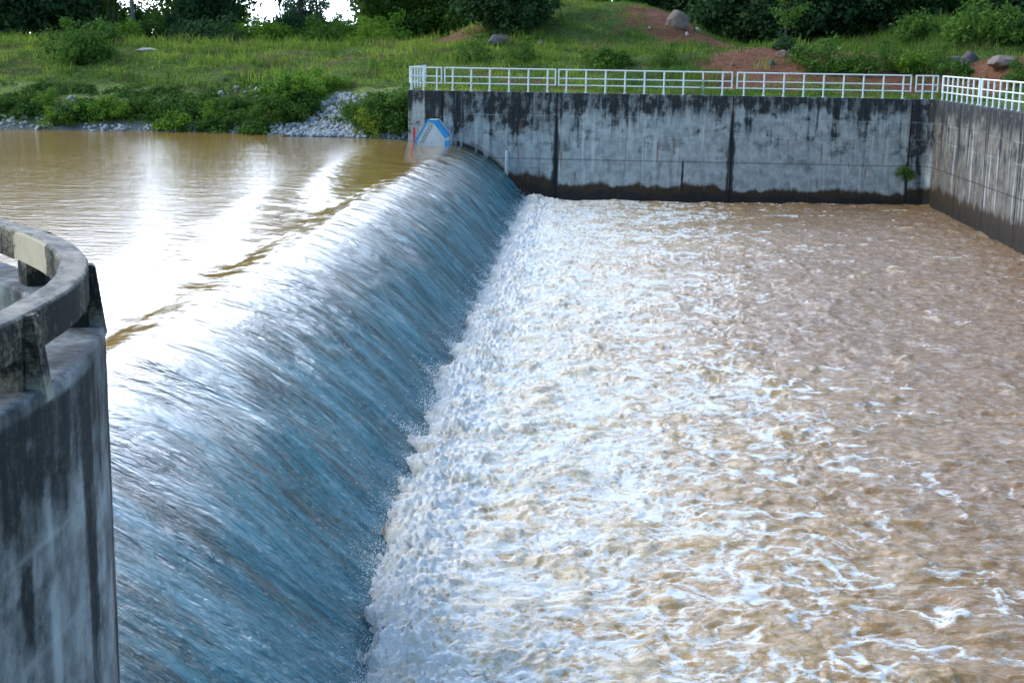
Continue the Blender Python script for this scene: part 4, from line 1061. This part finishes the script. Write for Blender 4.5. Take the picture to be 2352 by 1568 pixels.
V, Fq, tint = leaf_mesh('undergrowth', C, np.full(len(C), .22), 12, .15, .5, seed=623, up=.8)
tag(obj('undergrowth', raw_mesh('undergrowth', V, Fq, {'tint': tint*.8}, smooth=False), M_leaf_mid), 'low leafy creepers covering the stony lower slope', 'undergrowth', kind='stuff')
def near_grass():
    r = np.random.RandomState(640); n_ = 9000
    x = -14+10*r.rand(n_); y = 5+16*r.rand(n_)
    ox, oy = arc(np.arange(3.6, 24, .2), .62)
    lim = np.interp(y, oy, ox); k_ = x < lim; x, y = x[k_], y[k_]; n_ = len(x)
    h = .25+.4*r.rand(n_); la = r.rand(n_)*6.28; a = r.rand(n_)*6.28
    base = np.stack([x, y, 4.22+0*x], -1); side = np.stack([np.cos(a), np.sin(a), 0*a], -1)*.009
    le = .4*h
    mid = base+np.stack([np.cos(la)*le*.3, np.sin(la)*le*.3, h*.6], -1); tip = base+np.stack([np.cos(la)*le, np.sin(la)*le, h*.95], -1)
    V = np.stack([base-side, base+side, mid+side*.8, tip, mid-side*.8], 1); i = np.arange(n_)[:, None]*5
    Fc = np.concatenate([i+np.array([[0, 1, 2]]), i+np.array([[0, 2, 4]]), i+np.array([[4, 2, 3]])])
    tag(obj('grass', raw_mesh('grass', V.reshape(-1, 3), Fc, {'tint': np.repeat(r.rand(n_), 5)}, smooth=False), M_grass), 'grass growing inside the curved wall at the left', 'grass', kind='stuff')
near_grass()

# ------------------------------------------------------------------ light and sky
EL, AZ = 40., -95.                      # sun height; bearing clockwise from +Y (upstream, left)
sd = Vector((math.sin(rad(AZ))*math.cos(rad(EL)), math.cos(rad(AZ))*math.cos(rad(EL)), math.sin(rad(EL))))
sun = bpy.data.lights.new('sun', 'SUN'); sun.energy = .9; sun.angle = rad(14); sun.color = (1, .94, .84)
so = bpy.data.objects.new('sun', sun); COL.objects.link(so); so.rotation_euler = (-sd).to_track_quat('-Z', 'Y').to_euler()
CLOUD, CLOUD_FRONT = 8.0, 3.6
W = bpy.data.worlds.new('World'); S.world = W; W.use_nodes = True
wt = W.node_tree; bg = wt.nodes['Background']
sky = wt.nodes.new('ShaderNodeTexSky'); sky.sky_type = 'NISHITA'; sky.sun_disc = False
sky.sun_elevation = rad(EL); sky.sun_rotation = rad(AZ); sky.air_density = 1.0; sky.dust_density = .7; sky.ozone_density = 3.5
# a veil of bright cloud on the upstream side, blue sky overhead and behind
gen = wt.nodes.new('ShaderNodeTexCoord').outputs['Generated']
def wn(typ, **kw):
    n = wt.nodes.new(typ)
    for k_, v_ in kw.items(): setattr(n, k_, v_)
    return n
cdir = Vector((math.sin(rad(-18))*math.cos(rad(12)), math.cos(rad(-18))*math.cos(rad(12)), math.sin(rad(12))))
dt = wn('ShaderNodeVectorMath', operation='DOT_PRODUCT'); wt.links.new(gen, dt.inputs[0]); dt.inputs[1].default_value = cdir
mr = wn('ShaderNodeMapRange', interpolation_type='SMOOTHSTEP'); wt.links.new(dt.outputs['Value'], mr.inputs['Value'])
mr.inputs['From Min'].default_value = .2; mr.inputs['From Max'].default_value = 1.0
cn = wn('ShaderNodeTexNoise'); cn.inputs['Scale'].default_value = 2.6; cn.inputs['Detail'].default_value = 6; cn.inputs['Roughness'].default_value = .55
wt.links.new(gen, cn.inputs['Vector'])
cr = wn('ShaderNodeMapRange', interpolation_type='SMOOTHSTEP'); wt.links.new(cn.outputs['Fac'], cr.inputs['Value'])
cr.inputs['From Min'].default_value = .36; cr.inputs['From Max'].default_value = .62; cr.inputs['To Min'].default_value = .12
nr = wn('ShaderNodeMapRange', interpolation_type='SMOOTHSTEP'); wt.links.new(dt.outputs['Value'], nr.inputs['Value'])
nr.inputs['From Min'].default_value = .87; nr.inputs['From Max'].default_value = .985
ad = wn('ShaderNodeMath', operation='MULTIPLY_ADD'); wt.links.new(nr.outputs[0], ad.inputs[0]); ad.inputs[1].default_value = CLOUD_FRONT
wt.links.new(cr.outputs[0], ad.inputs[2])
fac = wn('ShaderNodeMath', operation='MULTIPLY'); wt.links.new(ad.outputs[0], fac.inputs[0]); wt.links.new(mr.outputs[0], fac.inputs[1])
fa2 = wn('ShaderNodeMath', operation='MULTIPLY_ADD'); wt.links.new(cr.outputs[0], fa2.inputs[0]); fa2.inputs[1].default_value = .04; wt.links.new(fac.outputs[0], fa2.inputs[2])
cm_ = wn('ShaderNodeMix', data_type='RGBA', blend_type='ADD'); wt.links.new(fa2.outputs[0], cm_.inputs[0])
cm_.clamp_factor = False
tn = wn('ShaderNodeMix', data_type='RGBA', blend_type='MULTIPLY'); tn.inputs[0].default_value = 1
wt.links.new(sky.outputs[0], tn.inputs[6]); tn.inputs[7].default_value = (.82, 1.04, 1.0, 1)
wt.links.new(tn.outputs[2], cm_.inputs[6]); cm_.inputs[7].default_value = (CLOUD*.86, CLOUD*.95, CLOUD*1.16, 1)
wt.links.new(cm_.outputs[2], bg.inputs['Color']); bg.inputs['Strength'].default_value = .12
S.view_settings.view_transform = 'Standard'; S.view_settings.look = 'None'
S.view_settings.exposure = 1.15; S.view_settings.gamma = 1
S.render.film_transparent = False
